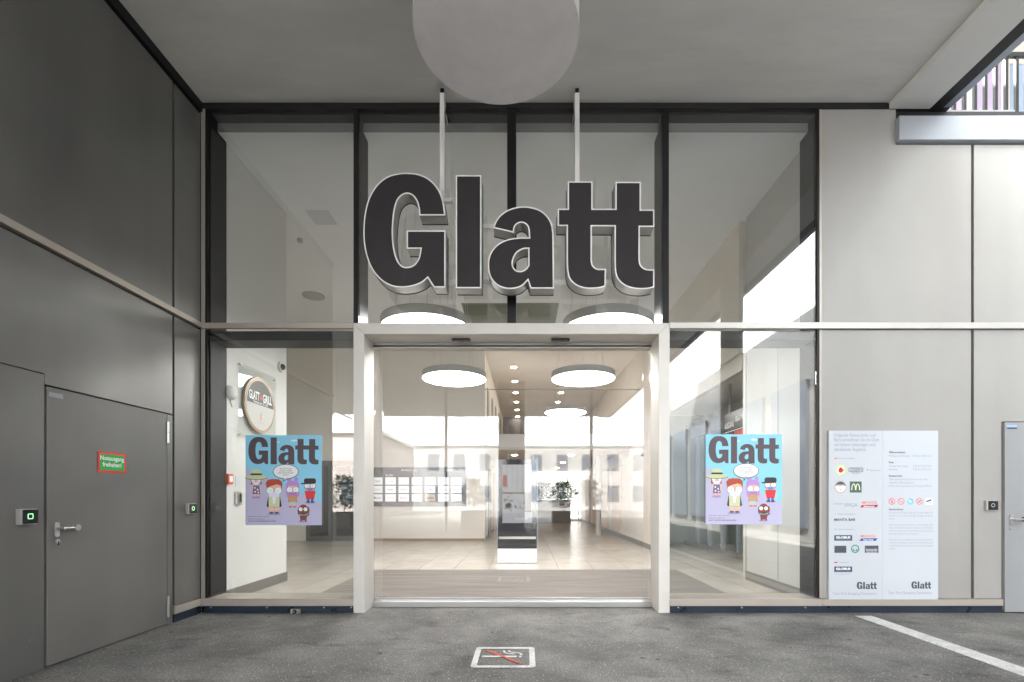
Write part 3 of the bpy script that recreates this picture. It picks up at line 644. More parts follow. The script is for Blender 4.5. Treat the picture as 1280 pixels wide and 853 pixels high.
# ------------------------------------------------------------------ posters
PS = 1 / 6.563 / S
def poster(x0px, ytpx):
    W = 626 * PS; H = 739 * PS
    x0 = X(x0px); z0 = Z(ytpx) - H
    t = thing('poster', '', 'poster', (x0 + W / 2, 0, z0 + H / 2), 'cartoon posters on the glass')
    fr = fr_front(x0, .006, z0)
    def q(x, y): return ((x - 42) * PS, (797 - y) * PS)
    def P(pts): return [q(*p) for p in pts]
    sky_ = flatc('poster_sky', 140, 208, 236); lav = flatc('poster_lavender', 188, 184, 214); brn = flatc('poster_brown_ink', 84, 70, 76)
    blk = flatc('poster_black', 45, 38, 42); wh = flatc('poster_white', 238, 238, 240); skin = flatc('poster_skin', 240, 190, 160)
    g = MB(); g.prism([P([(42, 797), (668, 797), (668, 58), (42, 58)])], fr, 0, .0015, wh, sky_); g.flat([P([(42, 797), (668, 797), (668, 618), (42, 325)])], fr, .0022, lav)
    g.flat([P(ell(440, 102, 26, 8))], fr, .0022, wh); g.flat([P(ell(312, 114, 12, 4))], fr, .0022, wh); g.build('sheet', t)
    g = MB(); g.keepn = False
    sc = (642 - 66) / (817.9 - 454.3) ; 
    for nm, loops in LET:
        ls = []
        for l in loops:
            ls.append([q(66 + (x + VX - 454.3) * sc, 295 - ((y - (VY - 359.6)) * 223 / 143.2)) for x, y in l])
        g.flat(ls, fr, .003, brn)
    g.build('lettering', t)
    g = MB(); h = .003
    g.flat([P([(352, 442), (358, 405), (390, 410)])], fr, h, blk); g.flat([P(ell(373, 358, 106, 62))], fr, h + .0003, blk); g.flat([P([(362, 430), (362, 400), (384, 405)])], fr, h + .0006, wh); g.flat([P(ell(373, 357, 101, 57))], fr, h + .0006, wh)
    for i, s_ in enumerate(('WO DIE FRAGEN', 'FÜR ALLE WISSEN', 'SIND GEGENSEITIGER', 'SCHUTZ')):
        c = q(373, 338 + i * 17); text(g, s_, fr, c[0], c[1], 13 * PS, brn, h + .0012, align='c')
    g.build('speech_bubble', t)
    g = MB()
    for s_, y, b in (('Alle Infos rund um Deine', 730, 0), ('Einkauf im Glatt auf', 750, 0), ('GLATT.CH/SICHER-EINKAUFEN', 769, .02)):
        c = q(66, y); text(g, s_, fr, c[0], c[1], 15 * PS, brn, .003, bold=b, spacing=1.1)
    g.build('small_print', t)
    def fig(parts, name='printed_figure'):
        g = MB()
        for i, (pts, m_) in enumerate(parts): g.flat([P(pts)], fr, .003 + i * .00025, m_)
        g.build(name, t)
    def eyes(cx, cy, d, r):
        o = []
        for s_ in (-1, 1): o += [(ell(cx + s_ * d, cy, r + 2, n=18), blk), (ell(cx + s_ * d, cy, r, n=18), wh), (ell(cx + s_ * d * .8, cy, 3, n=8), blk)]
        return o
    def body(cx, top, bot, wtop, wbot, m_): return [([(cx - wbot - 2, bot + 2), (cx + wbot + 2, bot + 2), (cx + wtop + 2, top), (cx - wtop - 2, top)], blk), ([(cx - wbot, bot), (cx + wbot, bot), (cx + wtop, top), (cx - wtop, top)], m_)]
    gc = lambda n_, *c: flatc('poster_' + n_, *c)
    hair = gc('brown_hair', 110, 66, 50); red = gc('red_hair', 178, 72, 48); pur = gc('purple_hair', 186, 140, 210); mk = gc('mask', 225, 225, 240); shd = gc('shadow', 150, 145, 180)
    # woman in a straw hat
    fig([(ell(130, 570, 38, 8), shd), (rect(86, 410, 174, 462), hair), (rect(96, 470, 108, 535), skin), (rect(156, 470, 168, 535), skin)] + body(132, 470, 540, 22, 30, gc('dress', 120, 105, 140)) +
        [(ell(120, 490, 7, n=10), wh), (ell(143, 505, 7, n=10), wh), (ell(122, 522, 7, n=10), wh), (ell(148, 528, 6, n=10), wh), (rect(113, 540, 125, 560), skin), (rect(139, 540, 151, 560), skin), (ell(112, 564, 14, 7), gc('shoe', 200, 140, 180)), (ell(148, 564, 14, 7), gc('shoe2', 200, 140, 180)),
         (ell(131, 430, 42, 36), skin)] + eyes(131, 420, 24, 18) + [([(100, 432), (131, 445), (162, 432), (155, 462), (131, 470), (107, 462)], mk), (ell(133, 405, 92, 19), blk), (ell(133, 403, 90, 17), gc('hat', 200, 208, 160)), (ell(133, 366, 46, 28), gc('hat2', 200, 208, 160)), (rect(87, 372, 179, 386), blk)])
    # man with red hair, mask and pale jacket
    fig([(ell(275, 705, 55, 9), shd), (rect(246, 645, 272, 690), skin), (rect(284, 645, 310, 690), skin), (ell(256, 694, 18, 8), gc('boot', 80, 80, 80)), (ell(300, 694, 18, 8), gc('boot2', 80, 80, 80))] +
        [([(228, 562), (216, 640), (236, 655), (250, 590)], blk), ([(326, 562), (340, 640), (320, 655), (304, 590)], blk)] + body(278, 560, 648, 46, 44, gc('jacket', 208, 212, 178)) + [([(264, 560), (292, 560), (286, 620), (270, 620)], wh), (ell(240, 658, 10), skin), (ell(318, 658, 10), skin),
         (ell(280, 502, 62, 58), blk), (ell(280, 502, 60, 56), skin)] + [([(218, 490), (210, 450), (228, 424), (262, 418), (320, 420), (346, 444), (344, 492), (330, 470), (300, 462), (250, 476)], red)] + eyes(279, 513, 33, 29) + [([(232, 535), (279, 525), (326, 535), (318, 560), (279, 570), (240, 560)], mk)])
    # person with purple hair
    fig([(ell(400, 425, 20, 12), pur), (ell(460, 418, 16, 16), pur), (rrect(376, 432, 484, 580, 34), pur), (rect(404, 600, 424, 645), skin), (rect(434, 600, 454, 645), skin), (rect(392, 560, 400, 612), skin), (rect(462, 560, 470, 600), skin)] + body(430, 548, 606, 30, 36, gc('jumper', 200, 152, 112)) + [(rect(404, 606, 454, 626), gc('shorts', 150, 205, 225)), (ell(413, 646, 16, 6), gc('sandal', 200, 110, 70)), (ell(446, 646, 16, 6), gc('sandal2', 200, 110, 70)), (ell(430, 500, 42, 44), skin)] + eyes(432, 506, 26, 24) + [([(400, 522), (432, 530), (464, 522), (458, 545), (432, 550), (406, 545)], gc('mask2', 170, 120, 200)), (rect(392, 452, 474, 474), pur)])
    # man in black cap and red shirt
    fig([(ell(575, 612, 45, 7), shd), (rect(548, 575, 568, 604), gc('jeans', 60, 95, 190)), (rect(580, 575, 600, 604), gc('jeans2', 60, 95, 190)), (ell(556, 606, 16, 6), blk), (ell(592, 606, 16, 6), blk), (rect(528, 530, 540, 580), skin), (rect(606, 530, 618, 580), skin)] + body(573, 514, 578, 42, 30, gc('shirt', 222, 52, 58)) + [(ell(573, 480, 48, 34), gc('ginger', 214, 98, 62)), (ell(573, 482, 36, 32), skin)] + eyes(573, 474, 24, 21) + [([(546, 488), (573, 492), (600, 488), (594, 510), (573, 515), (552, 510)], gc('mask3', 100, 140, 200)), (rrect(524, 412, 622, 458, 18), blk), (rect(500, 450, 560, 460), blk)])
    # brown dog
    dg = gc('dog', 132, 62, 54)
    fig([(ell(515, 768, 40, 6), shd), (rect(492, 700, 506, 766), dg), (rect(530, 700, 544, 766), dg), (ell(518, 725, 30, 34), dg), (ell(518, 672, 40, 46), dg), (ell(482, 680, 12, 30), dg), (ell(556, 676, 12, 30), dg)] + eyes(516, 666, 20, 16) + [(ell(517, 702, 9, 6), blk), (rect(472, 710, 560, 716), gc('collar', 70, 190, 200)), ([(545, 716), (568, 702), (570, 710), (548, 726)], blk)], 'printed_dog')
    return t
p1 = poster(306.6, 544.2); p1['label'] = 'cartoon Glatt poster on the left window beside the entrance'
p2 = copy_tree(p1, (X(882.3) - X(306.6), 0, .01), 'cartoon Glatt poster on the right window beside the entrance')

# ------------------------------------------------------------------ information board
ib = thing('information_board', 'white two column Glatt information board with restaurant logos on the pale wall', 'information board', (X(1102), 0, Z(645)))
bx0, bx1, bzt, bzb = X(1034.3), X(1170.3), Z(539), Z(749)
xm = X(1101.5)
YB = -.024
g = MB(); g.box(bx0, xm - .001, YB, -.001, bzb, bzt, M['paper']); g.build('left_sheet', ib)
g = MB(); g.box(xm + .001, bx1, YB, -.001, bzb, bzt, M['paper']); g.build('right_sheet', ib)
BF = fr_front(0, YB, 0)
def bt(mb, s, px, py, hpx, m_, wpx=None, bold=0, al='l', sh=0, h=.001):   # baseline at (px,py); height in photo px
    if mb is None:
        q_ = MB(); text(q_, s, BF, X(px), Z(py), hpx / S, m_, h, width=(wpx / S if wpx else None), bold=bold); q_.build('text_line', ib); return
    text(mb, s, BF, X(px), Z(py), hpx / S, m_, h, width=(wpx / S if wpx else None), bold=bold, align=al, shear=sh)
ORG = flatc('orange_ink', 240, 130, 60); CRIM = flatc('crimson_ink', 176, 40, 90); GRN = flatc('green_ink', 70, 105, 90); CREA = flatc('cream_ink', 245, 235, 205); NAVY = flatc('navy_ink', 62, 76, 104); BLU = flatc('blue_ink', 30, 70, 170); TEAL = flatc('teal_ink', 50, 150, 130); LIME = flatc('lime_ink', 205, 220, 150); PINK = flatc('pink_red_ink', 226, 40, 80); SIGR = flatc('sign_red', 232, 96, 100); LBL = flatc('light_blue_ink', 130, 190, 240); DKG = flatc('charcoal_ink', 72, 76, 88)
for s, y, w_ in (('Folgende Restaurants und', 546.5, 51), ('Bars verwöhnen Sie im Glatt', 552.3, 56), ('mit einem vielseitigen und', 558.3, 51), ('attraktiven Angebot.', 564.3, 40)): bt(None, s, 1041, y, 6.3, M['inkpale'], w_)
for s, y, w_, c in (('Obere Verkaufsebene', 574.3, 20, ORG), ('Mittlere Verkaufsebene', 643.6, 21, LIME), ('Untere Verkaufsebene', 662.6, 20, LBL), ('Untergeschoss', 703.6, 13, CRIM)):
    bt(None, s, 1046.3, y, 2.6, M['inkpale'], w_); g = MB(); g.flat([rect(X(1041), Z(y), X(1044.8), Z(y - 1.4))], BF, .001, c); g.build('colour_tab', ib)
bt(None, 'Internationales Restaurant', 1042, 718, 2, M['inkpale'], 18)
bt(None, 'Your First Shopping Destination', 1039.5, 743.2, 5, M['inkpale'], 54)
bt(None, 'Your First Shopping Destination', 1108, 742.2, 5, M['inkpale'], 54)
def para(x, y0, dy_, lines, wpx, h=3.2):
    for i, s in enumerate(lines): bt(None, s, x, y0 + i * dy_, h, M['inkpale'], wpx[i])
for s, y, w_ in (('Öffnungszeiten', 567, 20.5), ('Post', 579.5, 6), ('Restaurants', 596.3, 16.5), ('Hausordnung', 638, 18)): bt(None, s, 1109, y, 3.4, M['ink'], w_, bold=.02)
para(1109, 571.3, 4, ['Montag bis Samstag'], [25]); para(1139, 571.3, 4, ['9.00 bis 20.00 Uhr'], [23])
para(1109, 584, 4.1, ['Montag bis Freitag', 'Samstag'], [23, 10.5]); para(1139, 584, 4.1, ['8.30 bis 20.00 Uhr', '9.00 bis 20.00 Uhr'], [23, 23])
para(1109, 600.5, 4.1, ['Öffnung/Schliessung: Vor und nach den', 'offiziellen Öffnungszeiten.', "McDonald's hat auch am Sonntag geöffnet."], [48, 31, 53])
para(1109, 642, 3.7, ['Die maximale Parkdauer beträgt 4 Stunden täglich und', 'wird durch Video überwacht. Überholungen werden ge-', 'ahndet.'], [55, 55, 7], 2.8)
para(1109, 657, 3.7, ['Das Parkieren und Stationieren von Fahrzeugen über', 'Nacht und beim Feiertags ist verboten. Die Parkdienst', 'sind nicht bewacht. Es wird jede Haftung für die parkierten', 'Fahrzeuge und deren Inhalt abgelehnt.'], [55, 55, 55, 37], 2.8)
para(1109, 675.5, 3.7, ['Das Deponieren von Abfällen und Unrat auf dem gesamten', 'Areal und im Parking ist verboten. Zuwiderhandlungen', 'werden geahndet und Fehlbare müssen mit Kostenfolgen', 'rechnen.'], [55, 55, 55, 8], 2.8)
def glatt_logo(px0, px1, pyt, pyb):
    g = MB(); sx = (px1 - px0) / (817.9 - 454.3); sy = (pyb - pyt) / 143.2
    for nm, loops in LET: g.flat([[(X(px0 + (x + VX - 454.3) * sx), Z(pyb) + (y - (VY - 359.6)) * sy / S) for x, y in l] for l in loops], BF, .001, M['ink'])
    g.build('glatt_logo', ib)
glatt_logo(1069, 1094, 727, 736); glatt_logo(1137, 1161.5, 726.5, 735.5)
def logo(fn):
    g = MB(); fn(g); g.build('logo', ib)
def L1(g):
    c = (X(1049), Z(588)); r = 7 / S
    g.flat([ell(*c, r)], BF, .001, LIME); g.flat([ell(*c, r * .72)], BF, .0015, flatc('pale_lime', 232, 238, 215)); g.flat([ell(c[0], c[1] - .005, r * .4)], BF, .002, PINK); g.flat([ell(c[0], c[1] + .018, r * .26, r * .2)], BF, .002, PINK); g.ring(ell(c[0] + .025, c[1], .012), ell(c[0] + .025, c[1], .006), BF, .002, PINK)
logo(L1)
def L2(g):
    g.ring(rrect(X(1059), Z(590.5), X(1077), Z(585), .015), rrect(X(1059.6), Z(590), X(1076.4), Z(585.6), .012), BF, .001, M['ink']); bt(g, 'JOSEPH', 1061, 589.6, 5, M['ink'], 14); bt(g, 'Café & Bar', 1063, 592.5, 2, M['ink'], 10)
logo(L2)
def L3_(g): bt(g, 'Restaurant', 1085, 589.3, 3, M['inkpale'], 14); g.flat([ell(X(1082.4), Z(587.8), .009)], BF, .001, flatc('ochre', 200, 170, 90))
logo(L3_)
def L4(g):
    c = (X(1048.8), Z(609)); r = 7.4 / S
    g.flat([ell(*c, r)], BF, .001, flatc('copper', 190, 140, 105)); g.flat([ell(*c, r * .88)], BF, .0015, M['trimwhite'])
    g.flat([ell(c[0], c[1], r * .86, n=20, a0=12, a1=168)], BF, .002, NAVY); bt(g, 'GLATT GRILL', 1043.5, 608.2, 3, M['trimwhite'], 10.6, bold=.03, h=.003); g.flat([rect(c[0] - .004, c[1] - .04, c[0] + .004, c[1] - .018)], BF, .002, ORG)
logo(L4)
def L5(g):
    g.flat([rect(X(1060.3), Z(616), X(1075), Z(602.2))], BF, .001, GRN)
    for s_ in (-1, 1):
        cx_ = X(1067.6) + s_ * 2.5 / S
        o_ = [(cx_ + 3.0 / S * math.cos(R(a)), Z(612.8) + 8 / S * math.sin(R(a))) for a in range(0, 181, 15)]
        i_ = [(cx_ + 1.8 / S * math.cos(R(a)), Z(612.8) + 7 / S * math.sin(R(a))) for a in range(180, -1, -15)]
        g.flat([o_ + i_], BF, .002 + .0003 * s_, CREA)
logo(L5)
def L6(g): bt(g, 'RISTORANTE', 1041, 631, 2.6, M['inkpale'], 11); bt(g, 'SPIGA', 1053.5, 633.6, 6.2, M['inkpale'], 16.5, bold=.0)
logo(L6)
def mig(g, y, c2, sub):
    bt(g, 'MIGROS', 1076 - (0 if c2 is CRIM else 2), y, 4.4, ORG, 18, bold=.01)
    x0 = 1073 if c2 is CRIM else 1072
    g.flat([[(X(x0), Z(y + 4.4)), (X(x0 + 20.5), Z(y + 4.4)), (X(x0 + 23), Z(y + 1.2)), (X(x0 + 3), Z(y + 1.2))]], BF, .001, c2); bt(g, sub, x0 + 4.5, y + 3.9, 2.9, M['trimwhite'], 13.5, bold=.02, h=.002)
logo(lambda g: mig(g, 630, CRIM, 'Restaurant'))
logo(lambda g: bt(g, 'MANTA BAR', 1041, 651.3, 4.6, M['ink'], 26.5, bold=.02))
def glob(y):
    def f(g):
        g.flat([rect(X(1041), Z(y + 6.9), X(1063.3), Z(y))], BF, .001, NAVY); bt(g, 'GLOBUS', 1043, y + 4.0, 3.6, M['trimwhite'], 18, bold=.05, h=.002); bt(g, 'DELICATESSA', 1043, y + 5.9, 1.4, M['inkpale'], 18, h=.002)
    return f
logo(glob(669)); logo(lambda g: mig(g, 671.7, BLU, 'Take Away'))
logo(lambda g: g.flat([rect(X(1041.2), Z(691), X(1056), Z(682.2))], BF, .001, DKG))
def L9(g):
    c = (X(1067), Z(686)); r = 5.2 / S
    g.ring(ell(*c, r), ell(*c, r * .74), BF, .001, TEAL)
    for a in (-40, 220): g.ring(ell(*c, r * .62, n=12, a0=a - 35, a1=a + 35), ell(*c, r * .38, n=12, a0=a - 35, a1=a + 35), BF, .001, TEAL)
logo(L9)
def L10(g): g.flat([rect(X(1079), Z(691), X(1096), Z(682))], BF, .001, DKG); bt(g, 'leonardo', 1080.5, 688.5, 5, M['trimwhite'], 14, h=.002); g.flat([rect(X(1080.5), Z(690.2), X(1094.5), Z(689.7))], BF, .002, M['trimwhite'])
logo(L10); logo(glob(708))
# pictograms
for i, px in enumerate((1112.6, 1124.2, 1135.6, 1147, 1159)):
    g = MB(); c = (X(px), Z(627)); r = 4.1 / S
    if i in (0, 1, 3):
        g.ring(ell(*c, r), ell(*c, r * .8), BF, .001, SIGR); g.flat([strip([(c[0] - r * .6, c[1] + r * .6), (c[0] + r * .6, c[1] - r * .6)], .005)], BF, .0015, SIGR)
        if i == 0: g.flat([rect(c[0] - .004, c[1] - .018, c[0] + .006, c[1] + .014)], BF, .0012, M['ink'])
        if i == 1: g.flat([rect(c[0] - .016, c[1] - .004, c[0] + .016, c[1] + .001)], BF, .0012, M['inkpale'])
        if i == 3: g.flat([strip([(c[0] - .016, c[1] - .014), (c[0] + .016, c[1] + .014)], .007)], BF, .0012, M['ink'])
    elif i == 2:
        g.flat([ell(*c, r)], BF, .001, LBL); g.flat([rect(c[0] - .014, c[1] - .004, c[0] + .012, c[1] + .008)], BF, .0015, M['trimwhite']); g.flat([rect(c[0] - .013, c[1] - .018, c[0] - .009, c[1])], BF, .0018, M['trimwhite']); g.flat([rect(c[0] + .006, c[1] - .018, c[0] + .010, c[1])], BF, .0018, M['trimwhite']); g.flat([ell(c[0] - .016, c[1] + .012, .007)], BF, .0018, M['trimwhite'])
    else:
        g.flat([rect(c[0] - r, c[1] - r, c[0] + r, c[1] + r)], BF, .001, M['trimwhite']); g.flat([strip([(c[0] - .032, c[1] - .002), (c[0] + .026, c[1] + .018)], .016)], BF, .0015, M['ink']); g.flat([rect(c[0] + .0, c[1] - .02, c[0] + .024, c[1] - .012)], BF, .0015, M['ink'])
    g.build('pictogram', ib)

# ------------------------------------------------------------------ indoor walls
def wall(label, boxes, m, name='indoor_wall', skirt=None):
    t = thing(name, label, 'wall', (boxes[0][0], boxes[0][2], FL))
    for b in boxes: g = MB(); g.box(*b, m); g.build('wall_face', t)
    for b in (skirt or []): g = MB(); g.box(*b[:6], b[6] if len(b) > 6 else M['skirt']); g.build('skirting', t)
    return t
zc = CI - .05
XL = -3.5; YLW = 3.5 * F / 297 - D
wall('white indoor wall just inside the left window with the round grill sign', [(-7.2, XL, .34, YLW, FL, zc)], M['white'], skirt=[(XL, XL + .012, .345, YLW + .01, FL, FL + .13)])
wall('far left indoor wall in shade', [(-7.3, -7.2, YLW + .002, 8.19, FL, zc)], M['beige'])
# back wall with directory board
wb = wall('cream indoor back wall behind the lit directory board', [(-7.2, -1.1, 8.2, 8.4, FL, zc)], M['beige'], skirt=[(-5.2, -1.1, 8.185, 8.198, FL, FL + .07, M['tan'])])
g = MB()
for x in (-4.05, ): g.box(x, x + .006, 8.196, 8.1995, FL + .1, zc, M['inkpale'])
g.build('panel_joint', wb)
gd = thing('grey_double_door', 'dark grey glazed double doors in the back wall seen through the left window', 'door', (-5.7, 8.15, FL))
for i in range(2):
    g = MB(); g.box(-6.1 + i * .75, -5.38 + i * .75, 8.12, 8.19, FL, FL + 2.25, mat('dark_grey_door', (.12, .12, .12), .2)); d_ = g.build('door_leaf', gd)
    g = MB(); g.box(-6.0 + i * .75, -5.48 + i * .75, 8.112, 8.119, FL + .15, FL + 2.1, M['blackgloss']); g.build('glass', d_)
# corridor left side
ws = wall('wood panelled corridor wall with doors behind the kiosk', [(-1.25, -1.102, 8.42, 19.9, FL, 2.62)], M['cream'], skirt=[(-1.1, -1.09, 8.42, 19.9, FL, FL + .1)])
for i in range(4):
    y0 = 9.4 + i * 2.4; g = MB(); g.box(-1.1, -1.07, y0, y0 + 1.1, FL, FL + 2.1, M['wood'] if i % 2 else M['skirt']); g.build('door', ws)
wg = wall('upper gallery side wall with tall narrow dark openings', [(-1.25, -1.102, 8.42, 19.9, 3.05, zc)], M['cream'])
for i in range(5):
    y0 = 9.0 + i * 2.0; g = MB(); g.box(-1.1, -1.08, y0, y0 + .6, 3.1, zc - .9 + .1 * i, M['skirt']); g.build('opening', wg)
# right side
XR = 3.32; YR1 = 3.32 * F / 278 - D
wr = wall('grey white indoor wall just inside the right window', [(XR, 5.6, .34, YR1, FL, zc)], mat('light_grey_wall', (.43, .425, .41), .6, var=.03), skirt=[(XR - .012, XR, .345, YR1 + .01, FL, FL + .13)])
g = MB(); g.box(XR - .01, XR + .12, YR1 + .004, YR1 + .09, FL, EYE + 2.17, M['rail']); g.build('end_post', wr)
g = MB(); g.box(XR - .002, XR + .0, .95, .98, FL + .15, 3.3, M['inkpale']); g.build('panel_joint', wr)
wall('bulkhead wall above the recessed lift fronts', [(3.25, 5.6, YR1 + .092, 19.9, EYE + 2.19, zc)], M['cream'])
lf = thing('recessed_shopfront', 'recessed glass front with grey header behind the right window', 'shopfront', (4.3, 4, FL))
g = MB(); g.box(3.30, 3.40, YR1 + .095, 7.4, EYE + 1.93, EYE + 2.18, M['rail']); g.build('fascia', lf)
g = MB(); g.box(4.25, 4.35, YR1, 7.4, EYE + 1.5, EYE + 1.92, M['skirt']); g.build('header', lf)
for i in range(7):
    y0 = YR1 + .1 + i * .76
    g = MB(); g.box(4.25, 4.33, y0, y0 + .06, FL, EYE + 1.5, M['greysteel']); g.build('post', lf)
    g = MB(); g.box(4.28, 4.295, y0 + .06, y0 + .78, FL + .1, EYE + 1.5, M['glass']); g.build('glass_pane', lf)
g = MB(); g.box(4.25, 4.33, YR1, 7.4, FL, FL + .1, M['steel']); g.build('sill', lf)
wall('pale green grey wall behind the recessed glass front', [(5.4, 5.6, YR1, 7.4, FL, EYE + 2.18), (3.10, 5.6, 7.42, 7.5, FL, EYE + 2.18)], mat('green_grey_wall', (.20, .25, .23), .6))
wc = wall('cream corridor wall behind the round column on the right', [(2.96, 3.09, 5.8, 19.9, FL, EYE + 2.18)], M['cream'], skirt=[(2.945, 2.958, 5.8, 19.9, FL, FL + .12)])
for i in range(4):
    y0 = 9.2 + i * 2.3; g = MB(); g.box(2.925, 2.957, y0, y0 + 1.5, FL + .12, FL + 2.2, M['wood']); g.build('wood_panel', wc)
# parking sign
dsn = thing('direction_sign', 'black direction sign with red panel and white arrows behind the right window', 'sign', (3.9, 3.9, 2.0))
y0, y1 = 3.19, 4.05; SX = 3.9
fr = fr_right(SX, y1, EYE + .82)
g = MB(); g.prism([rect(0, 0, y1 - y0, .78)], fr, -.05, 0, M['black'], M['black']); g.build('panel', dsn)
REDS = flatc('sign_red_panel', 214, 60, 50)
g = MB(); g.flat([rect(.46, .0, .84, .40)], fr, .002, REDS); g.build('red_panel', dsn)
g = MB()
text(g, '↑ Ost ↑', fr, .49, .14, .15, wt, .003, width=.32, bold=.02); text(g, 'Glatt-P ↑', fr, .50, .58, .12, wt, .003, width=.32, bold=.02); text(g, 'AUSGANG', fr, .04, .50, .15, wt, .003, width=.40, bold=.02); text(g, '↑ ii', fr, .12, .1, .22, wt, .003, bold=.02); g.flat([rect(0, .42, .86, .432)], fr, .002, wt)
g.build('lettering', dsn)
g = MB(); g.box(SX + .05, SX + .09, y0 + .1, y0 + .14, EYE + 1.6, EYE + 2.18, M['steel']); g.box(SX + .05, SX + .09, y1 - .14, y1 - .1, EYE + 1.6, EYE + 2.18, M['steel']); g.build('hanger', dsn)

# gallery slab, balustrade
sl_ = thing('gallery_edge', 'white upper gallery edge with glass balustrade above the corridor', 'gallery', (1, 8.2, 2.6))
g = MB(); g.box(-1.1, 3.24, 8.14, 19.9, 2.665, 3.05, M['white']); g.build('slab', sl_)
g = MB(); g.box(-1.1, 3.24, 8.16, 8.175, 3.05, 4.29, M['doorglass']); g.build('glass_panel', sl_)
g = MB(); g.box(-1.1, 3.24, 8.15, 8.185, 4.29, 4.315, M['rail']); g.build('handrail', sl_)
wall('dark grey rear wall of the upper gallery', [(-1.1, 3.24, 19.7, 19.9, 3.052, zc)], mat('dark_grey_wall', (.17, .17, .18), .6))
# end glazing
eg = thing('end_glazing', 'bright gridded window wall at the far end of the corridor', 'window', (1, 19.8, FL))
for i in range(8):
    x = -1.1 + i * .56; g = MB(); g.box(x, x + .05, 19.78, 19.86, FL, 2.62, M['rail']); g.build('mullion', eg)
for z in (.0, 1.9): g = MB(); g.box(-1.1, 2.95, 19.79, 19.85, FL + z, FL + z + .07, M['rail']); g.build('transom', eg)
# column
clm = MB(); clm.cyl((2.42, 15.6 - D, FL), (2.42, 15.6 - D, 2.62), .09, mat('light_column_paint', (.62, .62, .62), .3), 24)
tag(clm.build('round_column', smooth=True), 'slim round light grey column in the corridor', 'column')
clm = MB(); clm.cyl((2.5, 13.2 - D, FL), (2.5, 13.2 - D, zc), .10, M['lampwhite'], 24)
# planter and plants at corridor end
def leaves(mb, cx, cy, z0, z1, rad, n, mats, size=.05, seed=1):
    rnd = random.Random(seed)
    for i in range(n):
        t = rnd.random(); a = rnd.random() * 6.283; rr = rad * math.sqrt(rnd.random()) * (.55 + .6 * math.sin(math.pi * min(1, t + .12)))
        p = Vector((cx + rr * math.cos(a), cy + rr * math.sin(a), z0 + (z1 - z0) * t))
        d1 = Vector((rnd.uniform(-1, 1), rnd.uniform(-1, 1), rnd.uniform(-.4, 1))).normalized(); d2 = d1.orthogonal().normalized()
        d2 = (d2 * math.cos(a) + d1.cross(d2) * math.sin(a)); s_ = size * rnd.uniform(.6, 1.4)
        mb.add([p, p + d1 * s_ + d2 * s_ * .4, p + d1 * s_ * 2, p + d1 * s_ - d2 * s_ * .4], [(0, 1, 2, 3)], mats[rnd.randrange(len(mats))])
LF = [mat('leaf_%s' % n_, c, .5) for n_, c in (('dark', (.035, .075, .02)), ('mid', (.06, .12, .035)), ('light', (.11, .18, .06)))]
def planter(name, label, x, y, w_, d_, h, top, seed, n=500, rad=None, group=None):
    t = thing(name, label, 'planter', (x, y, 0), group)
    g = MB(); zb = FL if y > 0 else 0
    g.box(x - w_ / 2, x + w_ / 2, y - d_ / 2, y + d_ / 2, zb, h, M['skirt']); g.build('box', t, bevel=.01)
    g = MB(); g.box(x - w_ / 2 + .03, x + w_ / 2 - .03, y - d_ / 2 + .03, y + d_ / 2 - .03, h, h + .005, mat('soil', (.03, .022, .015), .9)); g.build('soil', t)
    rad = rad or min(w_, d_) * .6
    g = MB()
    g.cyl((x, y, h), (x, y, h + (top - h) * .6), .02, M['tan'], 8, r2=.01); g.build('stem', t)
    g = MB(); g.keepn = True; leaves(g, x, y, h + (top - h) * .12, top, rad, n, LF, .055, seed); g.build('foliage', t)
pc = thing('plant_counter', 'long dark counter with leafy plants at the bright end of the corridor', 'planter', (1.7, 17.6, FL))
g = MB(); g.box(.6, 2.2, 17.3, 17.9, FL, 1.12, M['skirt']); g.build('box', pc, bevel=.01)
g = MB(); g.box(.5, 2.3, 17.28, 17.92, 1.123, 1.16, M['black']); g.build('counter_top', pc)
for i, (x, r_) in enumerate(((.85, .42), (1.85, .4))):
    g = MB(); g.keepn = True; leaves(g, x, 17.6, 1.17, 1.95, r_ * 1.5, 800, LF, .075, 20 + i); g.build('foliage', pc)
    g = MB(); g.cyl((x, 17.6, 1.16), (x, 17.6, 1.8), .015, M['tan'], 8); g.build('stem', pc)
g = MB(); g.box(-3, 6, 20.2, 27, 3.4, 3.6, M['white']); tag(g.build('rear_shade_slab'), 'added pale slab outside the far end windows, shading the ground there', 'canopy')  # slab added beyond the windows to shade the ground and cut glare
g = MB(); g.box(-12, 16, 34, 36, 0, 7, M['clad_light']); tag(g.build('rear_glare_block'), 'added pale plain block outside the far end windows, cutting the glare', 'building')  # plain mass added behind the windows to tame the bright glare

# kiosk
kz = 8.93; ky = kz - D
kx = -.126
kk = thing('advertising_kiosk', 'tall black advertising display stand on a white base inside the entrance', 'display stand', (kx, ky, FL))
kw = .73; zt = EYE + 48 * kz / F; 
def kzc(py): return EYE + (VY - py) * kz / F
g = MB(); g.box(kx - kw / 2, kx + kw / 2, ky, ky + .14, kzc(686), zt, M['blackgloss']); g.build('housing', kk, bevel=.006)
g = MB(); g.box(kx - kw / 2 - .012, kx - kw / 2 - .001, ky - .01, ky + .15, kzc(686), zt + .01, M['greysteel']); g.box(kx + kw / 2 + .001, kx + kw / 2 + .012, ky - .01, ky + .15, kzc(686), zt + .01, M['greysteel']); g.build('side_frame', kk)
g = MB(); g.box(kx - kw / 2, kx + kw / 2, ky - .02, ky + .2, FL + .01, kzc(686) - .002, mat('white_kiosk_base', (.8, .8, .8), .4)); g.build('base', kk, bevel=.004)
g = MB(); g.box(kx - kw / 2 + .02, kx + kw / 2 - .02, ky - .006, ky - .001, kzc(674) , kzc(671), M['rail']); g.build('trim_strip', kk)
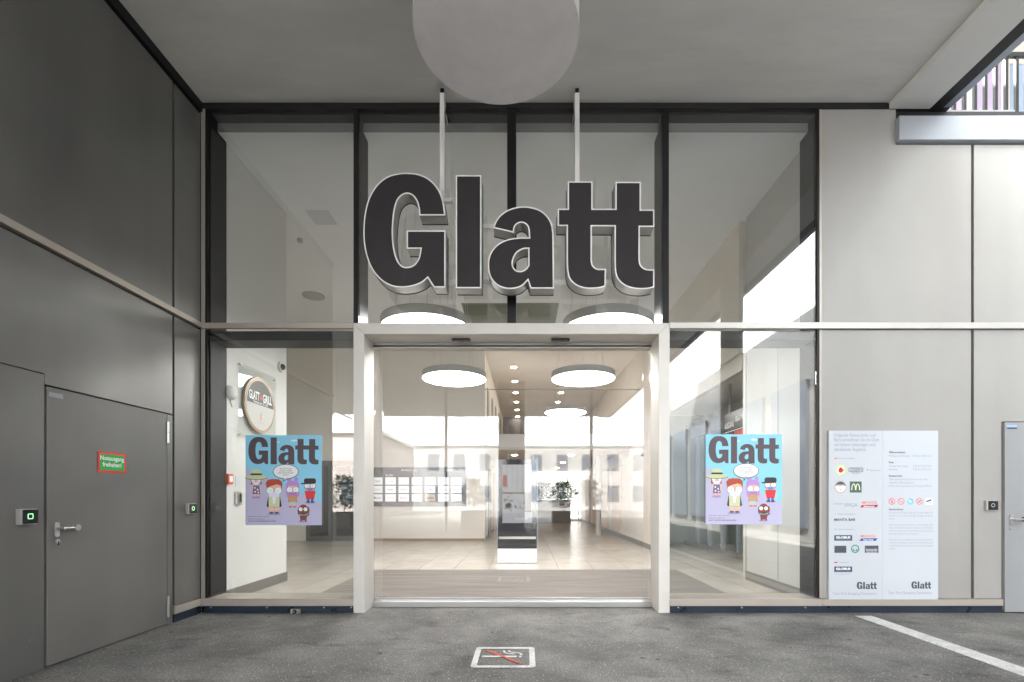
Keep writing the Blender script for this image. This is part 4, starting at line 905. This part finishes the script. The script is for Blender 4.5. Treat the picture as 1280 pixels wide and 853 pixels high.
sx0, sx1, sz0, sz1 = kx - .275, kx + .275, kzc(654), kzc(581)
def scr(n_, c, s_=1.0): return emit('screen_' + n_, [lin(v) for v in c], s_ * .045, .02)
g = MB(); fr = fr_front(sx0, ky - .002, sz0); W, H = sx1 - sx0, sz1 - sz0
g.flat([rect(0, 0, W, H)], fr, .002, scr('sky', (226, 228, 230)))
g.flat([rect(0, 0, W, H * .17)], fr, .003, scr('footer', (205, 208, 215)))
for i in range(5): g.flat([rect(W * (.15 + .17 * i), H * .55, W * (.17 + .17 * i), H)], fr, .003, scr('bar%d' % i, (196, 180, 172)))
g.flat([rect(0, H * .50, W, H * .53)], fr, .0035, scr('beam', (170, 150, 140)))
g.flat([rect(W * .02, H * .62, W * .15, H * .82)], fr, .0035, scr('roof', (214, 120, 104)))
rnd = random.Random(4)
for i in range(26):
    x, y = W * rnd.uniform(.03, .9), H * rnd.uniform(.19, .5); a, b = rnd.uniform(.012, .05), rnd.uniform(.015, .06); v = rnd.randrange(50, 200)
    g.flat([rect(x, y, min(W, x + a), y + b)], fr, .004 + i * .0001, scr('item%d' % i, (v + 25, v + 5, v - 5)))
g.flat([ell(W * .2, H * .3, .06, .05)], fr, .007, scr('chair', (70, 50, 44)))
g.flat([rect(W * .75, H * .19, W * .97, H * .5)], fr, .007, scr('bar', (96, 84, 80)))
g.flat([[(W * .35, H * .05), (W * .39, H * .08), (W * .35, H * .11), (W * .31, H * .08)]], fr, .0045, scr('mark', (235, 160, 90)))
text(g, 'Guten Appetit', fr, W * .43, H * .06, .05, scr('white', (255, 255, 255), 1.4), .0045, width=.24)
g.build('screen', kk)

# hanging corridor sign
hs = thing('hanging_sign', 'small black hanging sign with white words above the kiosk in the corridor', 'sign', (0, 9.6, 2.3))
g = MB(); fr = fr_front(-.6, 9.6, 2.27); g.prism([rect(0, 0, 1.0, .16)], fr, -.05, 0, M['black'], M['black']); g.build('panel', hs)
g = MB(); text(g, 'Post  P-Ausgang', fr, .1, .04, .11, wt, .003, width=.7, bold=.02); g.build('lettering', hs)
g = MB(); g.box(-.5, -.48, 9.62, 9.64, 2.43, 2.62, M['steel']); g.box(.28, .30, 9.62, 9.64, 2.43, 2.62, M['steel']); g.build('hanger', hs)

# directory board
zB = 13.45; yB = 8.14
db = thing('directory_board', 'dark wall board with three rows of white shop name tiles inside on the left', 'directory board', (-3, yB, 1.6))
def BX(px): return (px - VX) * zB / F
def BZ(py): return EYE + (VY - py) * zB / F
g = MB(); g.box(BX(440), BX(583), yB, 8.19, BZ(633), BZ(584.5), mat('charcoal_board', (.055, .055, .058), .25, coat=.3)); g.build('panel', db)
TILE = emit('lit_white_tile', (.98, .98, 1), .05, .5); fr = fr_front(0, yB - .002, 0)
names = ['SWAROVSKI', 'Nord', 'Bäckerei', 'Optik', 'Schuhe', 'Mode', 'Cult', 'Buchladen', 'Florist', 'Uhren', 'Kiosk', 'Bank', 'Sport', 'Papier', 'Kinder', 'Tee', 'Reisen', 'Apotheke', 'Radio', 'Haus', 'Café', 'Foto', 'Möbel', 'Schmuck', 'Seifen', 'Brillen', 'Licht']
i_ = 0
TC = [M['ink'], M['inkpale'], M['inkpale'], M['ink'], flatc('muted_red_ink', 170, 110, 100), M['ink'], flatc('muted_teal_ink', 100, 140, 140)]
for c in range(-1, 7):
    for r in range(3):
        px0 = 465.3 + 16.45 * c; py0 = 597 + 10.5 * r
        g = MB(); g.prism([rect(BX(px0), BZ(py0 + 9), BX(px0 + 13), BZ(py0))], fr, -.005, .004, TILE, flatc('tan_tile', 215, 190, 160) if (c, r) == (4, 2) else TILE)
        text(g, names[i_ % len(names)], fr, BX(px0 + 6.5), BZ(py0 + 5.8), .09, TC[i_ % 7], .006, width=.16 + .02 * (i_ % 3), align='c', bold=.01); i_ += 1
        g.build('tile', db)
g = MB(); text(g, 'Erdgeschoss', fr, BX(502), BZ(589), .085, wt, .004, width=.42, bold=.02); text(g, 'Untergeschoss', fr, BX(558), BZ(589), .085, wt, .004, width=.50, bold=.02); text(g, '01.OG', fr, BX(482), BZ(595.5), .08, wt, .004, width=.2, bold=.02); g.build('lettering', db)

# pendant lamps
def pendant(x, z, label, r=.60):
    y = z - D; b = EYE + 2.24 if z < 10 else EYE + 2.45
    t = thing('pendant_lamp', label, 'lamp', (x, y, b), 'round pendant lamps indoors')
    g = MB(); g.cyl((x, y, b + .004), (x, y, b + .12), r, M['lampgrey'], 64); g.build('rim', t, smooth=True)
    g = MB(); g.cyl((x, y, b - .004), (x, y, b + .003), r - .012, M['lit'], 64); g.build('diffuser', t)
    for k_ in range(4):
        a = R(45 + 90 * k_); g = MB(); g.cyl((x + r * .8 * math.cos(a), y + r * .8 * math.sin(a), b + .12), (x + .25 * math.cos(a), y + .25 * math.sin(a), zc), .003, M['steel'], 6); g.build('cable', t)
    g = MB(); g.cyl((x, y, b + .12), (x + .02, y, zc), .005, M['lampwhite'], 6); g.build('power_cord', t)
pendant(-1.32, 9.1, 'round lit pendant lamp left of centre, seen through the door glass')
pendant(1.12, 9.1, 'round lit pendant lamp right of centre, seen through the door glass')
pendant(-1.30, 6.43, 'near round pendant lamp on the left, lower rim hidden by the door frame')
pendant(1.12, 6.43, 'near round pendant lamp on the right, lower rim hidden by the door frame')
pendant(1.2, 13.9, 'farthest round pendant lamp above the gallery on the right')
# downlights
for xi, x in enumerate((-.33, 1.48)):
    for j in range(7):
        y = 8.2 + 1.87 * j; g = MB(); g.cyl((x, y, zc - .012), (x, y, zc + .001), .085, M['down'], 20)
        tag(g.build('downlight'), 'small round lit downlight in the %s row of the gallery ceiling' % ('left', 'right')[xi], 'downlight', 'downlights in the %s ceiling row' % ('left', 'right')[xi])
for j, y in enumerate((9.95, 13.2, 16.5)):
    for x in (-.3, 1.5):
        g = MB(); g.cyl((x, y, 2.608), (x, y, 2.621), .085, M['down'], 20)
        tag(g.build('downlight'), 'small round lit downlight in the low corridor ceiling', 'downlight', 'downlights in the corridor ceiling')
for px, py, r_, nm, lab, cat in ((392, 370, .22, 'ceiling_speaker', 'round flush speaker in the indoor ceiling behind the upper left pane', 'speaker'), (375, 299, .04, 'smoke_detector', 'tiny smoke detector on the indoor ceiling behind the upper left pane', 'smoke detector')):
    H_ = zc - EYE; z_ = H_ * F / (VY - py); g = MB(); g.cyl(((px - VX) * z_ / F, z_ - D, zc - (.012 if r_ > .1 else .05)), ((px - VX) * z_ / F, z_ - D, zc), r_, M['lampgrey'], 32)
    tag(g.build(nm, smooth=True), lab, cat)
# dark green grey rectangle on the indoor ceiling
g = MB(); 
g.box(-1.35, .75, 10.3 - D, 11.6 - D, zc - .005, zc, mat('green_grey_rectangle', (.16, .17, .14), .5))
tag(g.build('dark_ceiling_rectangle'), 'dark green grey rectangle in the indoor ceiling behind the sign', 'ceiling hatch')

# ------------------------------------------------------------------ fittings on the left indoor wall
def yi(px): return abs(XL) * F / (VX - px) - D
def zi(px, py): return EYE + (VY - py) * (D + yi(px)) / F
yc, zc2 = yi(321), zi(321, 507)
gs = thing('round_grill_sign', 'round Glatt Grill sign with copper rim on a clear plate on the white wall', 'sign', (XL, yc, zc2))
fr = fr_left(XL, yc, zc2)
g = MB(); g.prism([rect(-.44, -.46, .44, .46)], fr, .02, .026, M['glass'], M['glass']); g.build('clear_plate', gs)
for sx_ in (-.41, .41):
    for sz_ in (-.43, .43): g = MB(); g.cyl((XL, yc + sx_, zc2 + sz_), (XL + .04, yc + sx_, zc2 + sz_), .012, M['steel'], 12); g.build('standoff', gs)
COP = mat('copper_print', (.36, .25, .16), .35, metal=.4, var=.35, vscale=7)
g = MB(); g.prism([ell(0, 0, .36, n=48)], fr, .03, .05, COP, COP); g.build('rim', gs)
g = MB(); g.flat([ell(0, 0, .325, n=48)], fr, .052, mat('dull_white_print', (.5, .49, .47), .5)); g.build('face', gs)
g = MB()
top = [p for p in ell(0, 0, .314, n=60) if p[1] > -.0]; g.flat([[(-.314, 0)] + [p for p in sorted(top, key=lambda p: p[0])] + [(.314, 0)]], fr, .053, mat('charcoal_print', (.05, .05, .05), .4)); g.build('dark_field', gs)
g = MB(); text(g, 'GLATT', fr, -.27, .05, .155, wt, .055, width=.235, bold=.02); text(g, 'GRILL', fr, .045, .05, .155, wt, .055, width=.225, bold=.02); text(g, 'Restaurant & Café', fr, 0, .01, .05, wt, .055, width=.34, align='c'); text(g, 'DELICATE', fr, 0, -.24, .03, M['inkpale'], .055, width=.14, align='c')
g.flat([[(0.0, .045), (.022, .09), (.005, .16), (-.02, .095)]], fr, .055, flatc('flame', 226, 80, 50)); g.flat([ell(0, -.17, .02, .035)], fr, .055, flatc('amber', 215, 150, 70)); g.flat([rect(-.015, -.14, .015, -.1)], fr, .056, M['inkpale']); g.build('lettering', gs)
def dome(c, axis, r, m, d=.6, n=20, rings=6):
    mb = MB(); c = Vector(c); ax = Vector(axis); u = ax.orthogonal().normalized(); v = ax.cross(u); vs = []; fs = []
    for j in range(rings + 1):
        t = math.pi / 2 * j / rings
        for i in range(n):
            a = 2 * math.pi * i / n; vs.append(c + (u * math.cos(a) + v * math.sin(a)) * r * math.cos(t) + ax * r * d * math.sin(t))
    for j in range(rings):
        for i in range(n): fs.append((j * n + i, j * n + (i + 1) % n, (j + 1) * n + (i + 1) % n, (j + 1) * n + i))
    mb.add(vs, fs, m); return mb
y, z = yi(288), zi(288, 491)
al = thing('alarm_sounder', 'round white alarm sounder left of the round grill sign', 'alarm', (XL, y, z))
dome((XL + .02, y, z), (1, 0, 0), .085, M['white']).build('dome', al, smooth=True)
g = MB(); g.cyl((XL, y, z), (XL + .02, y, z), .09, M['white'], 24); g.cyl((XL + .01, y - .02, z - .09), (XL + .01, y + .02, z - .17), .006, M['lampgrey'], 6); g.build('base', al)
y, z = yi(350), zi(350, 459)
cm = thing('security_camera', 'white dome security camera on the indoor wall above the grill sign', 'camera', (XL, y, z))
g = MB(); g.cyl((XL, y, z), (XL + .03, y, z), .075, M['white'], 24); g.build('base', cm, smooth=True); dome((XL + .03, y, z), (1, 0, 0), .045, M['black'], 1).build('lens_dome', cm, smooth=True)
y, z = yi(284.6), zi(284.6, 599)
fc = thing('fire_call_point', 'small red fire call point at the left edge of the left window', 'fire alarm button', (XL, y, z))
g = MB(); g.box(XL, XL + .04, y - .05, y + .05, z - .06, z + .06, flatc('call_red', 214, 84, 44)); g.build('housing', fc, bevel=.006)
g = MB(); g.box(XL + .041, XL + .043, y - .03, y + .03, z - .035, z + .035, M['trimwhite']); g.build('window', fc)
y, z = yi(296.5), zi(296.5, 623)
ic = thing('door_intercom', 'grey steel intercom panel on the white indoor wall left of the poster', 'intercom', (XL, y, z))
g = MB(); g.box(XL, XL + .03, y - .05, y + .05, z - .08, z + .08, M['steel']); g.build('panel', ic, bevel=.004)
g = MB(); g.box(XL + .031, XL + .034, y - .0, y + .035, z - .05, z + .05, M['black']); g.build('grille', ic)
g = MB(); g.box(XL, XL + .004, y - .04, y + .06, z + .14, z + .27, M['paper']); tag(g.build('notice_sheet'), 'small white notice sheet above the steel intercom', 'notice')
# camera dome in corridor wall + bin on the right
g = dome((2.955, 6.6, 2.35), (-1, 0, 0), .06, M['black'], 1); tag(g.build('security_camera', smooth=True), 'small dark dome camera high on the cream corridor wall', 'camera')

# ------------------------------------------------------------------ what stands behind the viewer (seen mirrored in the glass, plus one added shade mass)
col = thing('canopy_column', 'round pale canopy column mirrored in the right window', 'column', (4.1, -4.2, 0))
g = MB(); g.cyl((4.15, -4.25, 0), (4.15, -4.25, CB), .21, M['soffit2'], 32); g.build('shaft', col, smooth=True)
g = MB(); g.cyl((4.15, -4.25, 0), (4.15, -4.25, .12), .225, M['skirt'], 32); g.build('base_ring', col, smooth=True)
pr = thing('canopy_pier', 'wide dark grey canopy pier mirrored in front of the kiosk', 'pier', (-.45, -12, 0))
g = MB(); g.box(-.95, .03, -12.4, -12, .0, CZ, mat('dark_grey_render', (.10, .10, .105), .6, var=.1)); g.build('shaft', pr, bevel=.01)
g = MB(); g.box(-1.0, .08, -12.45, -11.95, 0, .15, M['skirt']); g.build('base', pr, bevel=.01)
for i, (x, l_) in enumerate(((-2.95, 'slim steel canopy post mirrored over the directory board'), (2.55, 'slim steel canopy post mirrored beside the corridor column'))):
    g = MB(); g.cyl((x, -12.2, 0), (x, -12.2, CZ), .06, M['greysteel'], 16); tag(g.build('canopy_post', smooth=True), l_, 'post', 'slim canopy posts')
sb = thing('side_building', 'long pale building across the lane mirrored in the right windows', 'building', (8.2, -12, 0))
g = MB(); g.box(8.0, 14, -26, -.3, 0, EYE + 5.25, M['clad_light']); g.build('wall', sb)
for i in range(10):
    y0 = -25 + i * 2.5; g = MB(); g.box(7.9, 7.99, y0, y0 + 1.9, .4, 4.6, M['farglass']); g.build('window', sb)
tb = thing('added_shade_mass', 'added unseen tall pale block at the near end of the lane, shading the right wall', 'building', (8.2, -4, 0))
g = MB(); g.box(8.0, 14, -7, -.3, EYE + 5.252, 12, M['clad_light']); g.build('wall', tb)  # unseen mass added to keep sky light off the right wall
for i in range(3): g = MB(); g.box(7.95, 7.999, -6.4 + i * 2.1, -5.1 + i * 2.1, 7.6, 9.6, M['farglass']); g.build('window', tb)
def block(label, x0, x1, y0, y1, h, m, rows, cols, face='y'):
    t = thing('background_building', label, 'building', ((x0 + x1) / 2, (y0 + y1) / 2, 0))
    g = MB(); g.box(x0, x1, y0, y1, 0, h, m); g.build('wall', t)
    for r in range(rows):
        for c in range(cols):
            zz = .9 + r * 3.0; dx = (x1 - x0) / cols; xa = x0 + c * dx + dx * .3
            g = MB(); g.box(xa, xa + dx * .42, y1, y1 + .05, zz, zz + 1.5, M['farglass']); g.build('window', t)
    g = MB(); g.box(x0 - .2, x1 + .2, y0 - .2, y1 + .2, h, h + .2, M['white']); g.build('roof_edge', t); return t
block('white building with window grid across the square, mirrored in the doors', -32, 22, -52, -40, 6.2, mat('pale_render', (.36, .36, .355), .7), 2, 22)
block('pale pink building beyond the canopy, mirrored in the left window', -34, -9, -33, -24, 5.2, mat('pale_pink_render', (.44, .39, .37), .8, var=.15, vscale=8), 1, 8)
for i, (x, y, lab) in enumerate(((-6.3, -11.5, 'potted shrub mirrored in the left window'), (-2.0, -13, 'potted shrub mirrored beside the directory board'), (1.5, -12.2, 'potted shrub mirrored right of the kiosk'), (2.7, -14, 'potted shrub mirrored left of the round column'))):
    planter('potted_shrub', lab, x, y, .9, .9, .75, 2.0, 40 + i, 900, .5, 'potted shrubs on the forecourt')
for i, x in enumerate((-5.7, -5.0)):
    t = thing('tube_lamp', 'lit tube lamp under the canopy, %s of the two mirrored in the left window' % ('left', 'right')[i], 'lamp', (x, -9.8, 3.8), 'tube lamps under the canopy')
    g = MB(); g.box(x - .05, x + .05, -10.5, -9.1, 3.83, 3.88, M['lampwhite']); g.build('housing', t)
    g = MB(); g.cyl((x, -10.45, 3.80), (x, -9.15, 3.80), .018, M['tube'], 10); g.build('tube', t)
    for yy in (-10.3, -9.3): g = MB(); g.cyl((x, yy, 3.88), (x, yy, CZ), .008, M['steel'], 6); g.build('hanger_rod', t)
